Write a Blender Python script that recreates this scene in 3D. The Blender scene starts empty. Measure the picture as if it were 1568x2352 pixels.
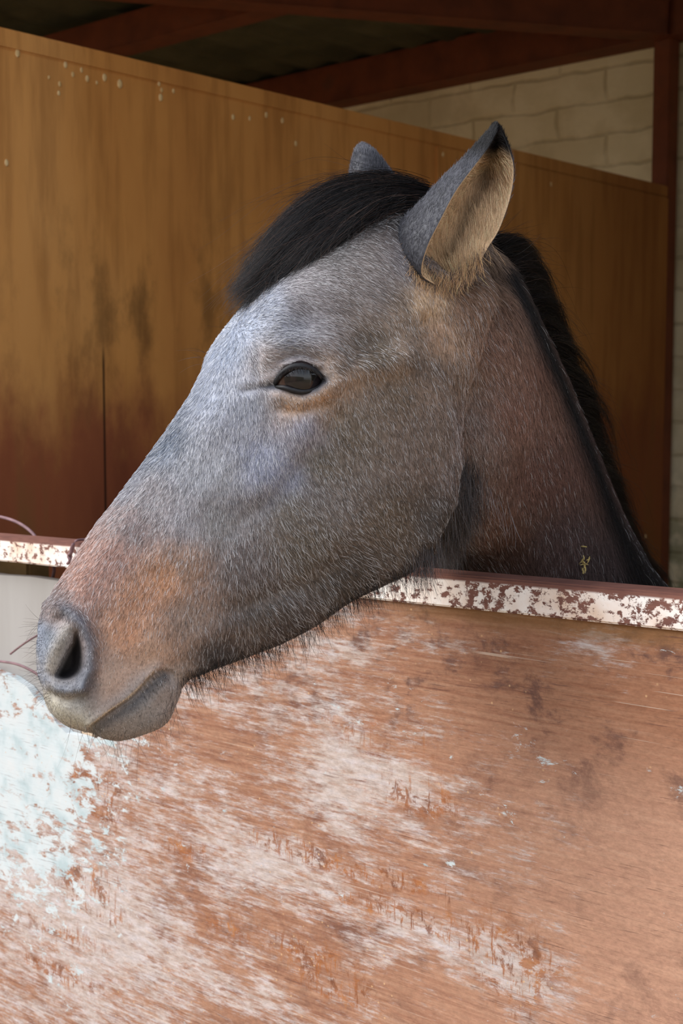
import bpy, bmesh, math, random
import numpy as np
from mathutils import Vector, Matrix
from mathutils.geometry import tessellate_polygon

random.seed(7)
rng = np.random.default_rng(11)
scn = bpy.context.scene
COL = scn.collection

# ------------------------------------------------------------------ camera
FPX = 3194.0                       # focal length in pixels of the 1568x2352 frame
CAMZ = 1.55
YAW, PITCH = math.radians(40.4), math.radians(4.94)
FWD_H = np.array([-math.sin(YAW), math.cos(YAW), 0.0])
RIGHT = np.array([math.cos(YAW), math.sin(YAW), 0.0])
ZUP = np.array([0.0, 0.0, 1.0])
FWD = FWD_H * math.cos(PITCH) - ZUP * math.sin(PITCH)
UPV = FWD_H * math.sin(PITCH) + ZUP * math.cos(PITCH)
CAM = np.array([0.0, 0.0, CAMZ])

cam_data = bpy.data.cameras.new('camera')
cam_data.sensor_fit = 'VERTICAL'
cam_data.sensor_height = 36.0
cam_data.lens = FPX / 2352 * 36.0
cam_data.clip_start = 0.05
cam_data.dof.use_dof = True
cam_data.dof.focus_distance = 1.30
cam_data.dof.aperture_fstop = 12.0
cam = bpy.data.objects.new('camera', cam_data)
COL.objects.link(cam)
M = Matrix.Identity(4)
for i in range(3):
    M[i][0], M[i][1], M[i][2], M[i][3] = RIGHT[i], UPV[i], -FWD[i], CAM[i]
cam.matrix_world = M
scn.camera = cam

# ------------------------------------------------------------------ light
world = bpy.data.worlds.new('world'); scn.world = world
world.use_nodes = True
wn, wl = world.node_tree.nodes, world.node_tree.links
bg = wn['Background']
tc = wn.new('ShaderNodeTexCoord')
sep = wn.new('ShaderNodeSeparateXYZ'); wl.new(tc.outputs['Generated'], sep.inputs[0])
ramp = wn.new('ShaderNodeValToRGB'); wl.new(sep.outputs['Z'], ramp.inputs[0])
e = ramp.color_ramp.elements
e[0].position = 0.0; e[0].color = (0.62, 0.60, 0.56, 1)
e[1].position = 0.75; e[1].color = (0.70, 0.82, 1.0, 1)
e2 = ramp.color_ramp.elements.new(0.12); e2.color = (0.95, 0.97, 1.0, 1)
wl.new(ramp.outputs[0], bg.inputs['Color'])
bg.inputs['Strength'].default_value = 0.95

sun_d = bpy.data.lights.new('sun', 'SUN')
sun_d.energy = 2.4
sun_d.angle = math.radians(40)
sun_d.color = (1.0, 0.96, 0.9)
sun = bpy.data.objects.new('sun', sun_d); COL.objects.link(sun)
sun.rotation_euler = Vector((0.70, 0.74, -0.85)).to_track_quat('-Z', 'Y').to_euler()

vs = scn.view_settings
vs.view_transform = 'Standard'; vs.look = 'None'; vs.gamma = 1.0; vs.use_curve_mapping = False
vs.exposure = 0.8
scn.cycles.use_denoising = True
scn.cycles.adaptive_threshold = 0.02
scn.cycles.max_bounces = 6
scn.cycles.diffuse_bounces = 4
scn.cycles.glossy_bounces = 3
scn.cycles.transparent_max_bounces = 6
scn.cycles.caustics_reflective = False
scn.cycles.caustics_refractive = False
scn.cycles_curves.shape = 'RIBBONS'
scn.cycles_curves.subdivisions = 2

# ------------------------------------------------------------------ helpers
def lin(c):
    c = np.asarray(c, float) / 255.0
    return np.where(c <= 0.04045, c / 12.92, ((c + 0.055) / 1.055) ** 2.4)

def C4(r, g, b):
    v = lin((r, g, b)); return (float(v[0]), float(v[1]), float(v[2]), 1.0)

def ray(x, y):
    return FWD + RIGHT * (x - 784) / FPX - UPV * (y - 1176) / FPX

def on_y(x, y, Y):
    d = ray(x, y); return CAM + d * Y / d[1]

def on_x(x, y, X):
    d = ray(x, y); return CAM + d * X / d[0]

def at_depth(x, y, d):
    return CAM + ray(x, y) * d

def c2w(P):                                     # camera frame (right, up, depth) -> world
    P = np.asarray(P, float)
    return CAM + P[..., 0:1] * RIGHT + P[..., 1:2] * UPV + P[..., 2:3] * FWD

def cam_pt(x, y, d):
    return np.array([(x - 784) / FPX * d, -(y - 1176) / FPX * d, d])

def proj(P):                                    # camera frame -> pixel
    return np.stack([784 + FPX * P[..., 0] / P[..., 2], 1176 - FPX * P[..., 1] / P[..., 2]], -1)

def mesh_obj(name, verts, faces, mat=None, parent=None, smooth=False):
    me = bpy.data.meshes.new(name)
    me.from_pydata([tuple(map(float, v)) for v in verts], [], [tuple(int(i) for i in f) for f in faces])
    me.update()
    o = bpy.data.objects.new(name, me); COL.objects.link(o)
    if mat: me.materials.append(mat)
    if smooth: me.polygons.foreach_set('use_smooth', [True] * len(me.polygons))
    if parent: o.parent = parent
    return o

def bm_obj(name, bm, mat=None, parent=None, smooth=False):
    me = bpy.data.meshes.new(name)
    bmesh.ops.recalc_face_normals(bm, faces=bm.faces)
    bm.to_mesh(me); bm.free()
    o = bpy.data.objects.new(name, me); COL.objects.link(o)
    if mat: me.materials.append(mat)
    if smooth: me.polygons.foreach_set('use_smooth', [True] * len(me.polygons))
    if parent: o.parent = parent
    return o

def tag(o, label=None, cat=None, group=None, kind=None):
    for k, v in (('label', label), ('category', cat), ('group', group), ('kind', kind)):
        if v: o[k] = v
    return o

def box_obj(name, lo, hi, mat, parent=None, bevel=0.0):
    bm = bmesh.new()
    bmesh.ops.create_cube(bm, size=1.0)
    lo, hi = Vector(lo), Vector(hi)
    for v in bm.verts:
        v.co = Vector(((v.co[i] + 0.5) * (hi[i] - lo[i]) + lo[i]) for i in range(3))
    if bevel:
        bmesh.ops.bevel(bm, geom=bm.edges[:], offset=bevel, segments=2, affect='EDGES')
    return bm_obj(name, bm, mat, parent)

def beam_obj(name, p, q, w, h, mat, parent=None, bevel=0.004, ref=(0, 0, 1)):
    p, q = Vector(p), Vector(q)
    ax = (q - p); L = ax.length; ax.normalize()
    side = ax.cross(Vector(ref)).normalized(); up = side.cross(ax).normalized()
    bm = bmesh.new(); bmesh.ops.create_cube(bm, size=1.0)
    for v in bm.verts:
        v.co = p + ax * ((v.co.x + 0.5) * L) + side * (v.co.y * w) + up * (v.co.z * h)
    bmesh.ops.bevel(bm, geom=bm.edges[:], offset=bevel, segments=2, affect='EDGES')
    return bm_obj(name, bm, mat, parent)

def tube_geo(pts, rad, n=10):
    pts = np.asarray(pts, float); K = len(pts)
    rad = np.broadcast_to(rad, (K,)) if np.ndim(rad) else np.full(K, rad)
    tan = np.gradient(pts, axis=0); tan /= np.linalg.norm(tan, axis=1)[:, None] + 1e-12
    ref = np.array([0.31, 0.2, 0.93])
    verts, faces = [], []
    for k in range(K):
        s = np.cross(tan[k], ref); s /= np.linalg.norm(s) + 1e-12
        u = np.cross(s, tan[k])
        for j in range(n):
            a = 2 * math.pi * j / n
            verts.append(pts[k] + rad[k] * (math.cos(a) * s + math.sin(a) * u))
    for k in range(K - 1):
        for j in range(n):
            a, b = k * n + j, k * n + (j + 1) % n
            faces.append((a, b, b + n, a + n))
    verts.append(pts[0]); verts.append(pts[-1])
    for j in range(n):
        faces.append((K * n, (j + 1) % n, j)); faces.append((K * n + 1, (K - 1) * n + j, (K - 1) * n + (j + 1) % n))
    return np.array(verts), faces

def resample(P, n):
    P = np.asarray(P, float)
    return catmull(P, n)

def catmull(P, n, return_t=False):              # smooth curve through P, n samples by chord length
    P = np.asarray(P, float)
    if P.ndim == 1: P = P[:, None]
    K = len(P)
    t = np.arange(K, dtype=float)
    m = np.gradient(P, axis=0)
    x = np.linspace(0, K - 1, n)
    i = np.clip(x.astype(int), 0, K - 2); u = (x - i)[:, None]
    h00 = 2*u**3 - 3*u**2 + 1; h10 = u**3 - 2*u**2 + u; h01 = -2*u**3 + 3*u**2; h11 = u**3 - u**2
    return h00 * P[i] + h10 * m[i] + h01 * P[i+1] + h11 * m[i+1]

# ------------------------------------------------------------------ node helpers
def new_mat(name, rough=0.8, spec=0.3):
    m = bpy.data.materials.new(name); m.use_nodes = True
    nt = m.node_tree; b = nt.nodes['Principled BSDF']
    b.inputs['Roughness'].default_value = rough
    b.inputs['Specular IOR Level'].default_value = spec
    return m, nt, b

class NT:
    def __init__(s, nt): s.nt = nt; s.N = nt.nodes; s.L = nt.links
    def node(s, typ, **kw):
        n = s.N.new(typ)
        for k, v in kw.items(): setattr(n, k, v)
        return n
    def setin(s, sock, v):
        if isinstance(v, bpy.types.NodeSocket): s.L.new(v, sock)
        else: sock.default_value = v
    def coord(s, scale=(1, 1, 1), loc=(0, 0, 0), rot=(0, 0, 0), which='Object'):
        t = s.node('ShaderNodeTexCoord'); m = s.node('ShaderNodeMapping')
        s.L.new(t.outputs[which], m.inputs['Vector'])
        m.inputs['Scale'].default_value = scale; m.inputs['Location'].default_value = loc; m.inputs['Rotation'].default_value = rot
        return m.outputs[0]
    def noise(s, vec, scale=5, detail=4, rough=0.55, dist=0.0):
        n = s.node('ShaderNodeTexNoise'); s.L.new(vec, n.inputs['Vector'])
        n.inputs['Scale'].default_value = scale; n.inputs['Detail'].default_value = detail
        n.inputs['Roughness'].default_value = rough; n.inputs['Distortion'].default_value = dist
        return n.outputs['Fac']
    def ramp(s, fac, stops, interp='LINEAR'):
        r = s.node('ShaderNodeValToRGB'); s.setin(r.inputs[0], fac)
        r.color_ramp.interpolation = interp
        els = r.color_ramp.elements
        while len(els) > 1: els.remove(els[-1])
        els[0].position = stops[0][0]; els[0].color = stops[0][1]
        for p, c in stops[1:]:
            el = els.new(p); el.color = c
        return r.outputs[0]
    def sstep(s, x, a, b):
        n = s.node('ShaderNodeMapRange', interpolation_type='SMOOTHSTEP')
        s.setin(n.inputs[0], x); n.inputs[1].default_value = a; n.inputs[2].default_value = b
        return n.outputs[0]
    def math(s, op, a, b=0.0, clamp=False):
        n = s.node('ShaderNodeMath', operation=op, use_clamp=clamp); s.setin(n.inputs[0], a); s.setin(n.inputs[1], b)
        return n.outputs[0]
    def mix(s, fac, a, b, mode='MIX'):
        n = s.node('ShaderNodeMix', data_type='RGBA', blend_type=mode)
        s.setin(n.inputs[0], fac); s.setin(n.inputs[6], a); s.setin(n.inputs[7], b)
        return n.outputs[2]
    def bump(s, h, strength=0.3, dist=0.002, normal=None):
        n = s.node('ShaderNodeBump'); s.setin(n.inputs['Height'], h)
        n.inputs['Strength'].default_value = strength; n.inputs['Distance'].default_value = dist
        if normal is not None: s.L.new(normal, n.inputs['Normal'])
        return n.outputs[0]
    def gauss(s, xyz, cx, cz, sx, sz):          # soft blotch on a panel, in its own coordinates
        a = s.math('DIVIDE', s.math('SUBTRACT', xyz[0], cx), sx)
        b = s.math('DIVIDE', s.math('SUBTRACT', xyz[2], cz), sz)
        r = s.math('ADD', s.math('MULTIPLY', a, a), s.math('MULTIPLY', b, b))
        return s.math('POWER', 2.718, s.math('MULTIPLY', r, -1.0))

def xyz_of(t):
    tcn = t.node('ShaderNodeTexCoord'); sp = t.node('ShaderNodeSeparateXYZ')
    t.L.new(tcn.outputs['Object'], sp.inputs[0]); return sp.outputs

W4 = lambda v: (v, v, v, 1)
GREYS = lambda a, b: [(a, W4(0)), (b, W4(1))]

SEAM = float(on_x(240, 1000, -2.1)[1])
# ------------------------------------------------------------------ materials of the place
def mat_partition():
    m, nt, b = new_mat('varnished_plywood', 0.75, 0.2); t = NT(nt)
    X = xyz_of(t)
    n1 = t.noise(t.coord((1, 1, 0.45)), 2.2, 5)
    n2 = t.noise(t.coord((1, 1, 0.12)), 26, 4)
    n3 = t.noise(t.coord((1, 1, 0.5)), 9, 6, 0.65)
    base = t.ramp(n1, [(0.3, C4(186, 122, 64)), (0.5, C4(214, 150, 82)), (0.72, C4(224, 164, 98))])
    base = t.mix(t.math('MULTIPLY', t.sstep(n2, 0.42, 0.7), 0.35), base, C4(120, 70, 30))
    # darker, redder blotches towards the bottom
    low = t.math('ADD', t.sstep(X[2], 1.82, 1.26), t.math('MULTIPLY', t.math('SUBTRACT', n3, 0.5), 1.1))
    red = t.ramp(t.noise(t.coord((1, 1, 0.25)), 6, 4), [(0.35, C4(132, 72, 48)), (0.55, C4(160, 92, 60)), (0.7, C4(140, 100, 58))])
    base = t.mix(t.sstep(low, 0.25, 0.85), base, red)
    mould = t.math('MULTIPLY', t.sstep(n3, 0.48, 0.66), t.gauss((X[1], X[1], X[2]), 1.92, 1.72, 0.42, 0.20))
    base = t.mix(t.math('MULTIPLY', mould, 0.55), base, C4(84, 62, 34))
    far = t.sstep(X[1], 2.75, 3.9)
    base = t.mix(t.math('MULTIPLY', far, 0.6), base, C4(112, 66, 30))  # darker towards the far end: fall-off of the front daylight put into the colour
    gy = t.math('MULTIPLY', t.sstep(t.math('ABSOLUTE', t.math('SUBTRACT', X[1], SEAM)), 0.004, 0.0015), t.sstep(X[2], 1.66, 1.60))
    base = t.mix(t.math('MULTIPLY', gy, 0.85), base, C4(40, 22, 14))
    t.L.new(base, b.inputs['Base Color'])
    t.L.new(t.bump(n2, 0.12, 0.003), b.inputs['Normal'])
    return m

def mat_block():
    m, nt, b = new_mat('painted_block_wall', 0.95, 0.1); t = NT(nt)
    X = xyz_of(t)
    cc = t.node('ShaderNodeCombineXYZ'); t.L.new(X[0], cc.inputs[0]); t.L.new(X[2], cc.inputs[1])
    dn = t.node('ShaderNodeTexNoise'); t.L.new(t.coord(), dn.inputs['Vector']); dn.inputs['Scale'].default_value = 7
    wv = t.node('ShaderNodeVectorMath', operation='MULTIPLY_ADD'); t.L.new(dn.outputs['Color'], wv.inputs[0])
    wv.inputs[1].default_value = (0.05, 0.035, 0); t.L.new(cc.outputs[0], wv.inputs[2])
    br = t.node('ShaderNodeTexBrick'); t.L.new(wv.outputs[0], br.inputs['Vector'])
    br.inputs['Scale'].default_value = 1.0; br.inputs['Brick Width'].default_value = 0.36; br.inputs['Row Height'].default_value = 0.105
    br.inputs['Mortar Size'].default_value = 0.008; br.inputs['Mortar Smooth'].default_value = 0.6
    br.inputs['Color1'].default_value = C4(236, 222, 188); br.inputs['Color2'].default_value = C4(222, 206, 170); br.inputs['Mortar'].default_value = C4(204, 188, 152)
    n = t.noise(t.coord(), 6, 6, 0.6)
    c = t.mix(t.math('MULTIPLY', t.sstep(n, 0.45, 0.7), 0.9), br.outputs['Color'], C4(242, 228, 196))
    c = t.mix(t.math('MULTIPLY', t.sstep(t.noise(t.coord((1, 1, 1), (4, 2, 1)), 3.2, 5), 0.5, 0.7), 0.55), c, C4(186, 170, 134))
    c = t.mix(t.math('MULTIPLY', t.math('MULTIPLY', t.sstep(X[2], 1.5, 0.8), t.sstep(t.noise(t.coord(), 11, 5), 0.45, 0.62)), 0.8), c, C4(92, 98, 56))
    t.L.new(c, b.inputs['Base Color'])
    h = t.math('ADD', t.math('MULTIPLY', br.outputs['Fac'], -0.5), t.math('MULTIPLY', n, 0.9))
    t.L.new(t.bump(h, 0.5, 0.02), b.inputs['Normal'])
    return m

def mat_steel():
    m, nt, b = new_mat('red_oxide_steel', 0.7, 0.3); t = NT(nt)
    n = t.noise(t.coord(), 9, 5)
    t.L.new(t.ramp(n, [(0.3, C4(92, 48, 30)), (0.6, C4(116, 60, 36)), (0.75, C4(100, 58, 40))]), b.inputs['Base Color'])
    t.L.new(t.bump(n, 0.15, 0.003), b.inputs['Normal'])
    return m

def mat_roof():
    m, nt, b = new_mat('corrugated_roof', 0.8, 0.2); t = NT(nt)
    n = t.noise(t.coord(), 5, 5)
    t.L.new(t.ramp(n, [(0.35, C4(68, 68, 54)), (0.65, C4(92, 90, 70))]), b.inputs['Base Color'])
    return m

def mat_plain(name, c1, c2, scale=8, rough=0.85, stretch=(1, 1, 1), bump=0.2):
    m, nt, b = new_mat(name, rough, 0.2); t = NT(nt)
    n = t.noise(t.coord(stretch), scale, 6, 0.6)
    t.L.new(t.ramp(n, [(0.3, C4(*c1)), (0.7, C4(*c2))]), b.inputs['Base Color'])
    t.L.new(t.bump(n, bump, 0.003), b.inputs['Normal'])
    return m

def mat_door_panel():
    """Weathered red-brown plywood, long horizontal grain, worn to bare grey-white in patches."""
    m, nt, b = new_mat('weathered_plywood_door', 0.72, 0.25); t = NT(nt)
    X = xyz_of(t)                                # x along the door, z height
    tilt = (0, math.radians(-4), 0)
    grain = t.noise(t.coord((1.5, 1, 26), rot=tilt), 7, 7, 0.68, 0.4)
    fine = t.noise(t.coord((3, 1, 90), rot=tilt), 9, 4, 0.6)
    med = t.noise(t.coord((1, 1, 2.6), (4, 0, 3), rot=tilt), 13, 9, 0.74, 0.15)
    blot = t.noise(t.coord((1, 1, 1.5)), 10, 9, 0.72, 0.2)
    big = t.noise(t.coord((1, 1, 1.5), (2.3, 0, 1.1)), 3.0, 5, 0.55)
    wood = t.ramp(grain, [(0.25, C4(112, 70, 56)), (0.42, C4(144, 101, 80)), (0.58, C4(162, 121, 98)), (0.8, C4(178, 144, 122))])
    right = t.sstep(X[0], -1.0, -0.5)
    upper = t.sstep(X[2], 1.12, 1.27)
    wood = t.mix(t.math('MULTIPLY', right, 0.6), wood, t.mix(upper, C4(202, 158, 134), C4(152, 102, 74)))  # lower right lightened: bounce from the ground put into the wood colour
    wood = t.mix(t.math('MULTIPLY', t.sstep(blot, 0.52, 0.70), 0.6), wood, C4(96, 60, 52))
    smudge = t.noise(t.coord((1, 1, 1.3), (6, 0, 6)), 14, 7, 0.7, 0.3)
    upper = t.sstep(X[2], 1.12, 1.27)
    dk_ = 0.0
    for cx, cz, sx, sz, amp in DOOR_DARK:
        dk_ = t.math('ADD', dk_, t.math('MULTIPLY', t.gauss(X, cx, cz, sx, sz), amp))
    wood = t.mix(t.math('MULTIPLY', t.sstep(t.math('ADD', smudge, dk_), 0.52, 0.66), t.math('ADD', t.math('MULTIPLY', upper, 0.45), 0.3)), wood, C4(84, 58, 56))
    streak = t.noise(t.coord((1.2, 1, 9), (3, 0, 3), rot=tilt), 30, 7, 0.75)
    wear = t.math('MULTIPLY', t.math('SUBTRACT', big, 0.5), 0.9)
    wear = t.math('ADD', wear, t.math('MULTIPLY', t.math('SUBTRACT', med, 0.5), 2.0))
    wear = t.math('ADD', wear, t.math('MULTIPLY', t.math('SUBTRACT', streak, 0.5), 1.7))
    wear = t.math('ADD', wear, t.math('MULTIPLY', t.sstep(X[0], -0.75, -1.35), 0.30))
    for cx, cz, sx, sz, amp in DOOR_PATCHES:
        wear = t.math('ADD', wear, t.math('MULTIPLY', t.gauss(X, cx, cz, sx, sz), amp * 0.9))
    pale = t.ramp(t.noise(t.coord((1, 1, 4)), 34, 5, 0.65), [(0.3, C4(170, 152, 142)), (0.5, C4(192, 180, 176)), (0.7, C4(202, 196, 200))])
    col = t.mix(t.math('MULTIPLY', t.sstep(wear, 0.05, 0.62), 0.85), wood, pale)
    # rusty brown scuffs and kick marks, mostly in bands
    band = 0.0
    for cx, cz, sx, sz, amp in DOOR_SCUFFS:
        band = t.math('ADD', band, t.math('MULTIPLY', t.gauss(X, cx, cz, sx, sz), amp))
    where = t.math('ADD', band, t.math('MULTIPLY', t.math('SUBTRACT', t.noise(t.coord((1, 1, 1.8), (9, 0, 4)), 9, 6, 0.65), 0.5), 1.3))
    scuff = t.noise(t.coord((1, 1, 1.2), (5, 0, 2)), 34, 9, 0.75, 0.4)
    s1 = t.noise(t.coord((7, 1, 1.3), (1, 0, 8), rot=(0, math.radians(28), 0)), 20, 7, 0.7, 0.3)
    s2 = t.noise(t.coord((7, 1, 1.3), (4, 0, 1), rot=(0, math.radians(-22), 0)), 20, 7, 0.7, 0.3)
    mk = t.math('MAXIMUM', t.sstep(scuff, 0.52, 0.58), t.math('MAXIMUM', t.sstep(s1, 0.56, 0.62), t.sstep(s2, 0.56, 0.62)))
    sc = t.math('MULTIPLY', mk, t.sstep(where, 0.12, 0.55))
    rust = t.ramp(t.noise(t.coord((1, 1, 1)), 40, 4), [(0.35, C4(108, 62, 40)), (0.55, C4(150, 90, 50)), (0.7, C4(174, 114, 62))])
    col = t.mix(t.math('MULTIPLY', sc, 0.82), col, rust)
    # fine mottling of the worn veneer, thin pale scratches, dirt under the rail
    mot = t.noise(t.coord((1, 1, 2)), 150, 4, 0.7)
    col = t.mix(1.0, col, t.ramp(mot, [(0.3, W4(0.80)), (0.7, W4(1.14))]), 'MULTIPLY')
    scr = t.math('MULTIPLY', t.sstep(t.noise(t.coord((0.6, 1, 60), (2, 0, 9), rot=(0, math.radians(-5), 0)), 8, 2, 0.5), 0.68, 0.72), t.sstep(t.noise(t.coord((1, 1, 3), (7, 0, 7)), 7, 3), 0.48, 0.58))
    col = t.mix(t.math('MULTIPLY', scr, 0.55), col, C4(206, 186, 170))
    zr = t.math('SUBTRACT', X[2], t.math('MULTIPLY', X[0], 0.0166))
    dirt = t.math('MULTIPLY', t.sstep(t.math('ADD', zr, t.math('MULTIPLY', t.math('SUBTRACT', med, 0.5), 0.03)), RAILTOP - 0.060, RAILTOP - 0.040), t.sstep(X[0], -1.0, -0.8))
    col = t.mix(t.math('MULTIPLY', dirt, 0.6), col, C4(124, 90, 50))
    # flaking bluish-white paint at the left end
    fl = t.noise(t.coord((1, 1, 2.0), (1, 0, 7)), 30, 9, 0.74, 0.3)
    pm = t.math('ADD', t.gauss(X, PAINT[0], PAINT[1], PAINT[2], PAINT[3]), t.math('MULTIPLY', t.math('SUBTRACT', big, 0.5), 0.6))
    pm = t.math('ADD', pm, t.math('MULTIPLY', t.math('SUBTRACT', fl, 0.5), 3.3))
    paint = t.ramp(t.noise(t.coord((1, 1, 1), (3, 0, 3)), 26, 5), [(0.35, C4(170, 187, 192)), (0.5, C4(194, 204, 208)), (0.7, C4(202, 206, 208))])
    col = t.mix(t.math('MULTIPLY', t.sstep(pm, 0.45, 0.68), 0.94), col, paint)
    # chips and splashes
    v = t.node('ShaderNodeTexVoronoi'); t.L.new(t.coord((1, 1, 1)), v.inputs['Vector']); v.inputs['Scale'].default_value = 80
    sp = t.math('MULTIPLY', t.sstep(v.outputs['Distance'], 0.13, 0.06), t.sstep(t.noise(t.coord(), 12, 1), 0.5, 0.6))
    col = t.mix(t.math('MULTIPLY', sp, 0.7), col, C4(206, 166, 124))
    crack = t.math('MULTIPLY', t.sstep(fine, 0.59, 0.66), t.sstep(t.noise(t.coord((1, 1, 2.5), (8, 0, 1)), 10, 3), 0.47, 0.6))
    col = t.mix(t.math('MULTIPLY', crack, 0.6), col, C4(92, 62, 56))
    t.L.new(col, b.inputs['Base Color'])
    h = t.math('ADD', t.math('MULTIPLY', grain, 0.6), t.math('MULTIPLY', fine, 0.4))
    h = t.math('ADD', h, t.math('MULTIPLY', t.sstep(pm, 0.42, 0.62), 0.5))
    t.L.new(t.bump(h, 0.25, 0.0015), b.inputs['Normal'])
    return m

def mat_rail():
    m, nt, b = new_mat('flaking_white_rail', 0.7, 0.3); t = NT(nt)
    X = xyz_of(t)
    fl = t.noise(t.coord((1, 1, 1.3)), 95, 6, 0.72)
    fl2 = t.noise(t.coord((1, 1, 1)), 9, 4)
    brown = t.ramp(t.noise(t.coord((1, 1, 6)), 20, 4), [(0.3, C4(98, 64, 58)), (0.7, C4(136, 92, 80))])
    white = t.ramp(t.noise(t.coord((1, 1, 1), (2, 2, 2)), 24, 4), [(0.3, C4(224, 196, 176)), (0.55, C4(244, 232, 226)), (0.7, C4(250, 246, 244))])
    # paint missing along the top edge of the face and on the upper side
    zz = t.math('SUBTRACT', X[2], t.math('MULTIPLY', X[0], 0.0166))
    edge = t.math('ADD', t.sstep(zz, RAILTOP - 0.0075, RAILTOP - 0.0045), 0.0)
    p = t.math('ADD', fl, t.math('MULTIPLY', t.math('SUBTRACT', fl2, 0.5), 0.35))
    keep = t.sstep(p, 0.565, 0.50)
    keep = t.math('MULTIPLY', keep, t.math('SUBTRACT', 1.0, edge, True))
    col = t.mix(keep, brown, white)
    t.L.new(col, b.inputs['Base Color'])
    t.L.new(t.bump(keep, 0.35, 0.0008), b.inputs['Normal'])
    return m

# ------------------------------------------------------------------ the stable
DY = 1.15                                         # front face of the door rail
RAILTOP = 1.368 + 0.573 * 0.0166                  # front top edge height at x = 0
PX = -2.1                                         # plywood partition plane
BY = 4.12                                         # block wall plane
PT = 2.188                                        # partition top
FLOOR = 0.0

def P2(x, y, Y):                                  # door-plane coordinates of a pixel
    p = on_y(x, y, Y); return float(p[0]), float(p[2])

PNY = DY + 0.006                                  # front of plywood panel
pa = P2(70, 1740, PNY)
PAINT = (pa[0] - 0.04, pa[1] + 0.01, 0.22, 0.22)
DOOR_PATCHES = []
for x, y, sx, sy, amp in ((1380, 1500, 110, 45, 0.5), (900, 1800, 190, 60, 0.35), (620, 1990, 170, 60, 0.45), (1010, 2170, 200, 60, 0.5),
                          (1230, 2260, 90, 110, 0.5), (780, 1860, 90, 90, 0.35), (180, 2080, 200, 120, 0.45), (600, 2300, 300, 50, 0.25),
                          (430, 2200, 90, 200, -0.15), (1350, 1700, 260, 120, -0.45), (1480, 2050, 120, 260, -0.45), (800, 1500, 130, 30, 0.35),
                          (480, 1700, 160, 70, -0.3), (1000, 1560, 250, 60, -0.2), (760, 1700, 50, 40, 0.4)):
    c = P2(x, y, PNY); dx = P2(x + sx, y, PNY)[0] - c[0]; dz = c[1] - P2(x, y + sy, PNY)[1]
    DOOR_PATCHES.append((c[0], c[1], dx, dz, amp))

DOOR_DARK = []
for x, y, sx, sy in ((370, 2075, 45, 60), (372, 2160, 40, 50), (292, 2110, 26, 45), (315, 2245, 40, 25), (650, 1565, 60, 60), (735, 1625, 70, 30), (900, 1660, 26, 45), (960, 1568, 60, 36), 
                     (960, 1830, 60, 45), (470, 1990, 50, 40), (1000, 1980, 130, 18), (1420, 1680, 60, 40), (600, 2010, 40, 40)):
    c = P2(x, y, PNY); DOOR_DARK.append((c[0], c[1], P2(x + sx, y, PNY)[0] - c[0], c[1] - P2(x, y + sy, PNY)[1], 0.145))
DOOR_SCUFFS = []
for x, y, sx, sy, amp in ((800, 1990, 230, 26, 0.8), (950, 2110, 190, 32, 0.9), (1170, 2240, 110, 120, 0.7), (150, 1985, 150, 34, 0.8), (210, 2075, 80, 40, 0.9), (150, 2140, 130, 30, 0.6), (150, 2240, 130, 22, 0.7),
                          (970, 1830, 120, 50, 0.6), (640, 1930, 80, 30, 0.5), (230, 1830, 90, 60, 0.8), (540, 2150, 70, 60, 0.5), (720, 2190, 120, 40, 0.6), (430, 1950, 70, 40, 0.6), (760, 2270, 110, 40, 0.6), (870, 1690, 160, 50, 0.35)):
    c = P2(x, y, PNY); DOOR_SCUFFS.append((c[0], c[1], P2(x + sx, y, PNY)[0] - c[0], c[1] - P2(x, y + sy, PNY)[1], amp))
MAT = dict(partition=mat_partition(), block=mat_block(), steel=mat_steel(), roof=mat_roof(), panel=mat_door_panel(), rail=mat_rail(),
           grey=mat_plain('grey_weathered_board', (142, 137, 132), (168, 164, 162), 6, 0.85, (1, 1, 0.12), 0.3),
           tan=mat_plain('tan_edge', (186, 160, 136), (206, 184, 160), 12),
           block_wood=mat_plain('brown_wood', (96, 74, 44), (140, 112, 72), 14, 0.85, (0.4, 1, 1)),
           floor=mat_plain('straw_floor', (120, 96, 60), (160, 134, 92), 18),
           ground=mat_plain('earth_yard', (138, 122, 100), (160, 142, 118), 3, 0.95),
           render=mat_plain('rendered_wall', (170, 156, 130), (192, 178, 150), 4, 0.95),
           wire=mat_plain('rusty_wire', (104, 78, 82), (142, 112, 116), 60, 0.6),
           dropping=mat_plain('pale_dropping', (214, 178, 122), (236, 208, 160), 80),
           straw=mat_plain('straw', (176, 150, 90), (206, 184, 124), 60, 0.8))

# ground, floor
def quad(name, pts, mat): return mesh_obj(name, pts, [tuple(range(len(pts)))], mat)
tag(box_obj('floor', (PX - 2.2, DY - 0.05, -0.12), (1.6, BY, FLOOR), MAT['floor']), kind='structure')
tag(box_obj('yard_ground', (-14, -14, -0.14), (14, DY - 0.05, FLOOR), MAT['ground']), kind='structure')
tag(box_obj('wall_opposite', (-9, -7.3, FLOOR), (9, -7, 3.2), MAT['render']), kind='structure')
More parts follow.
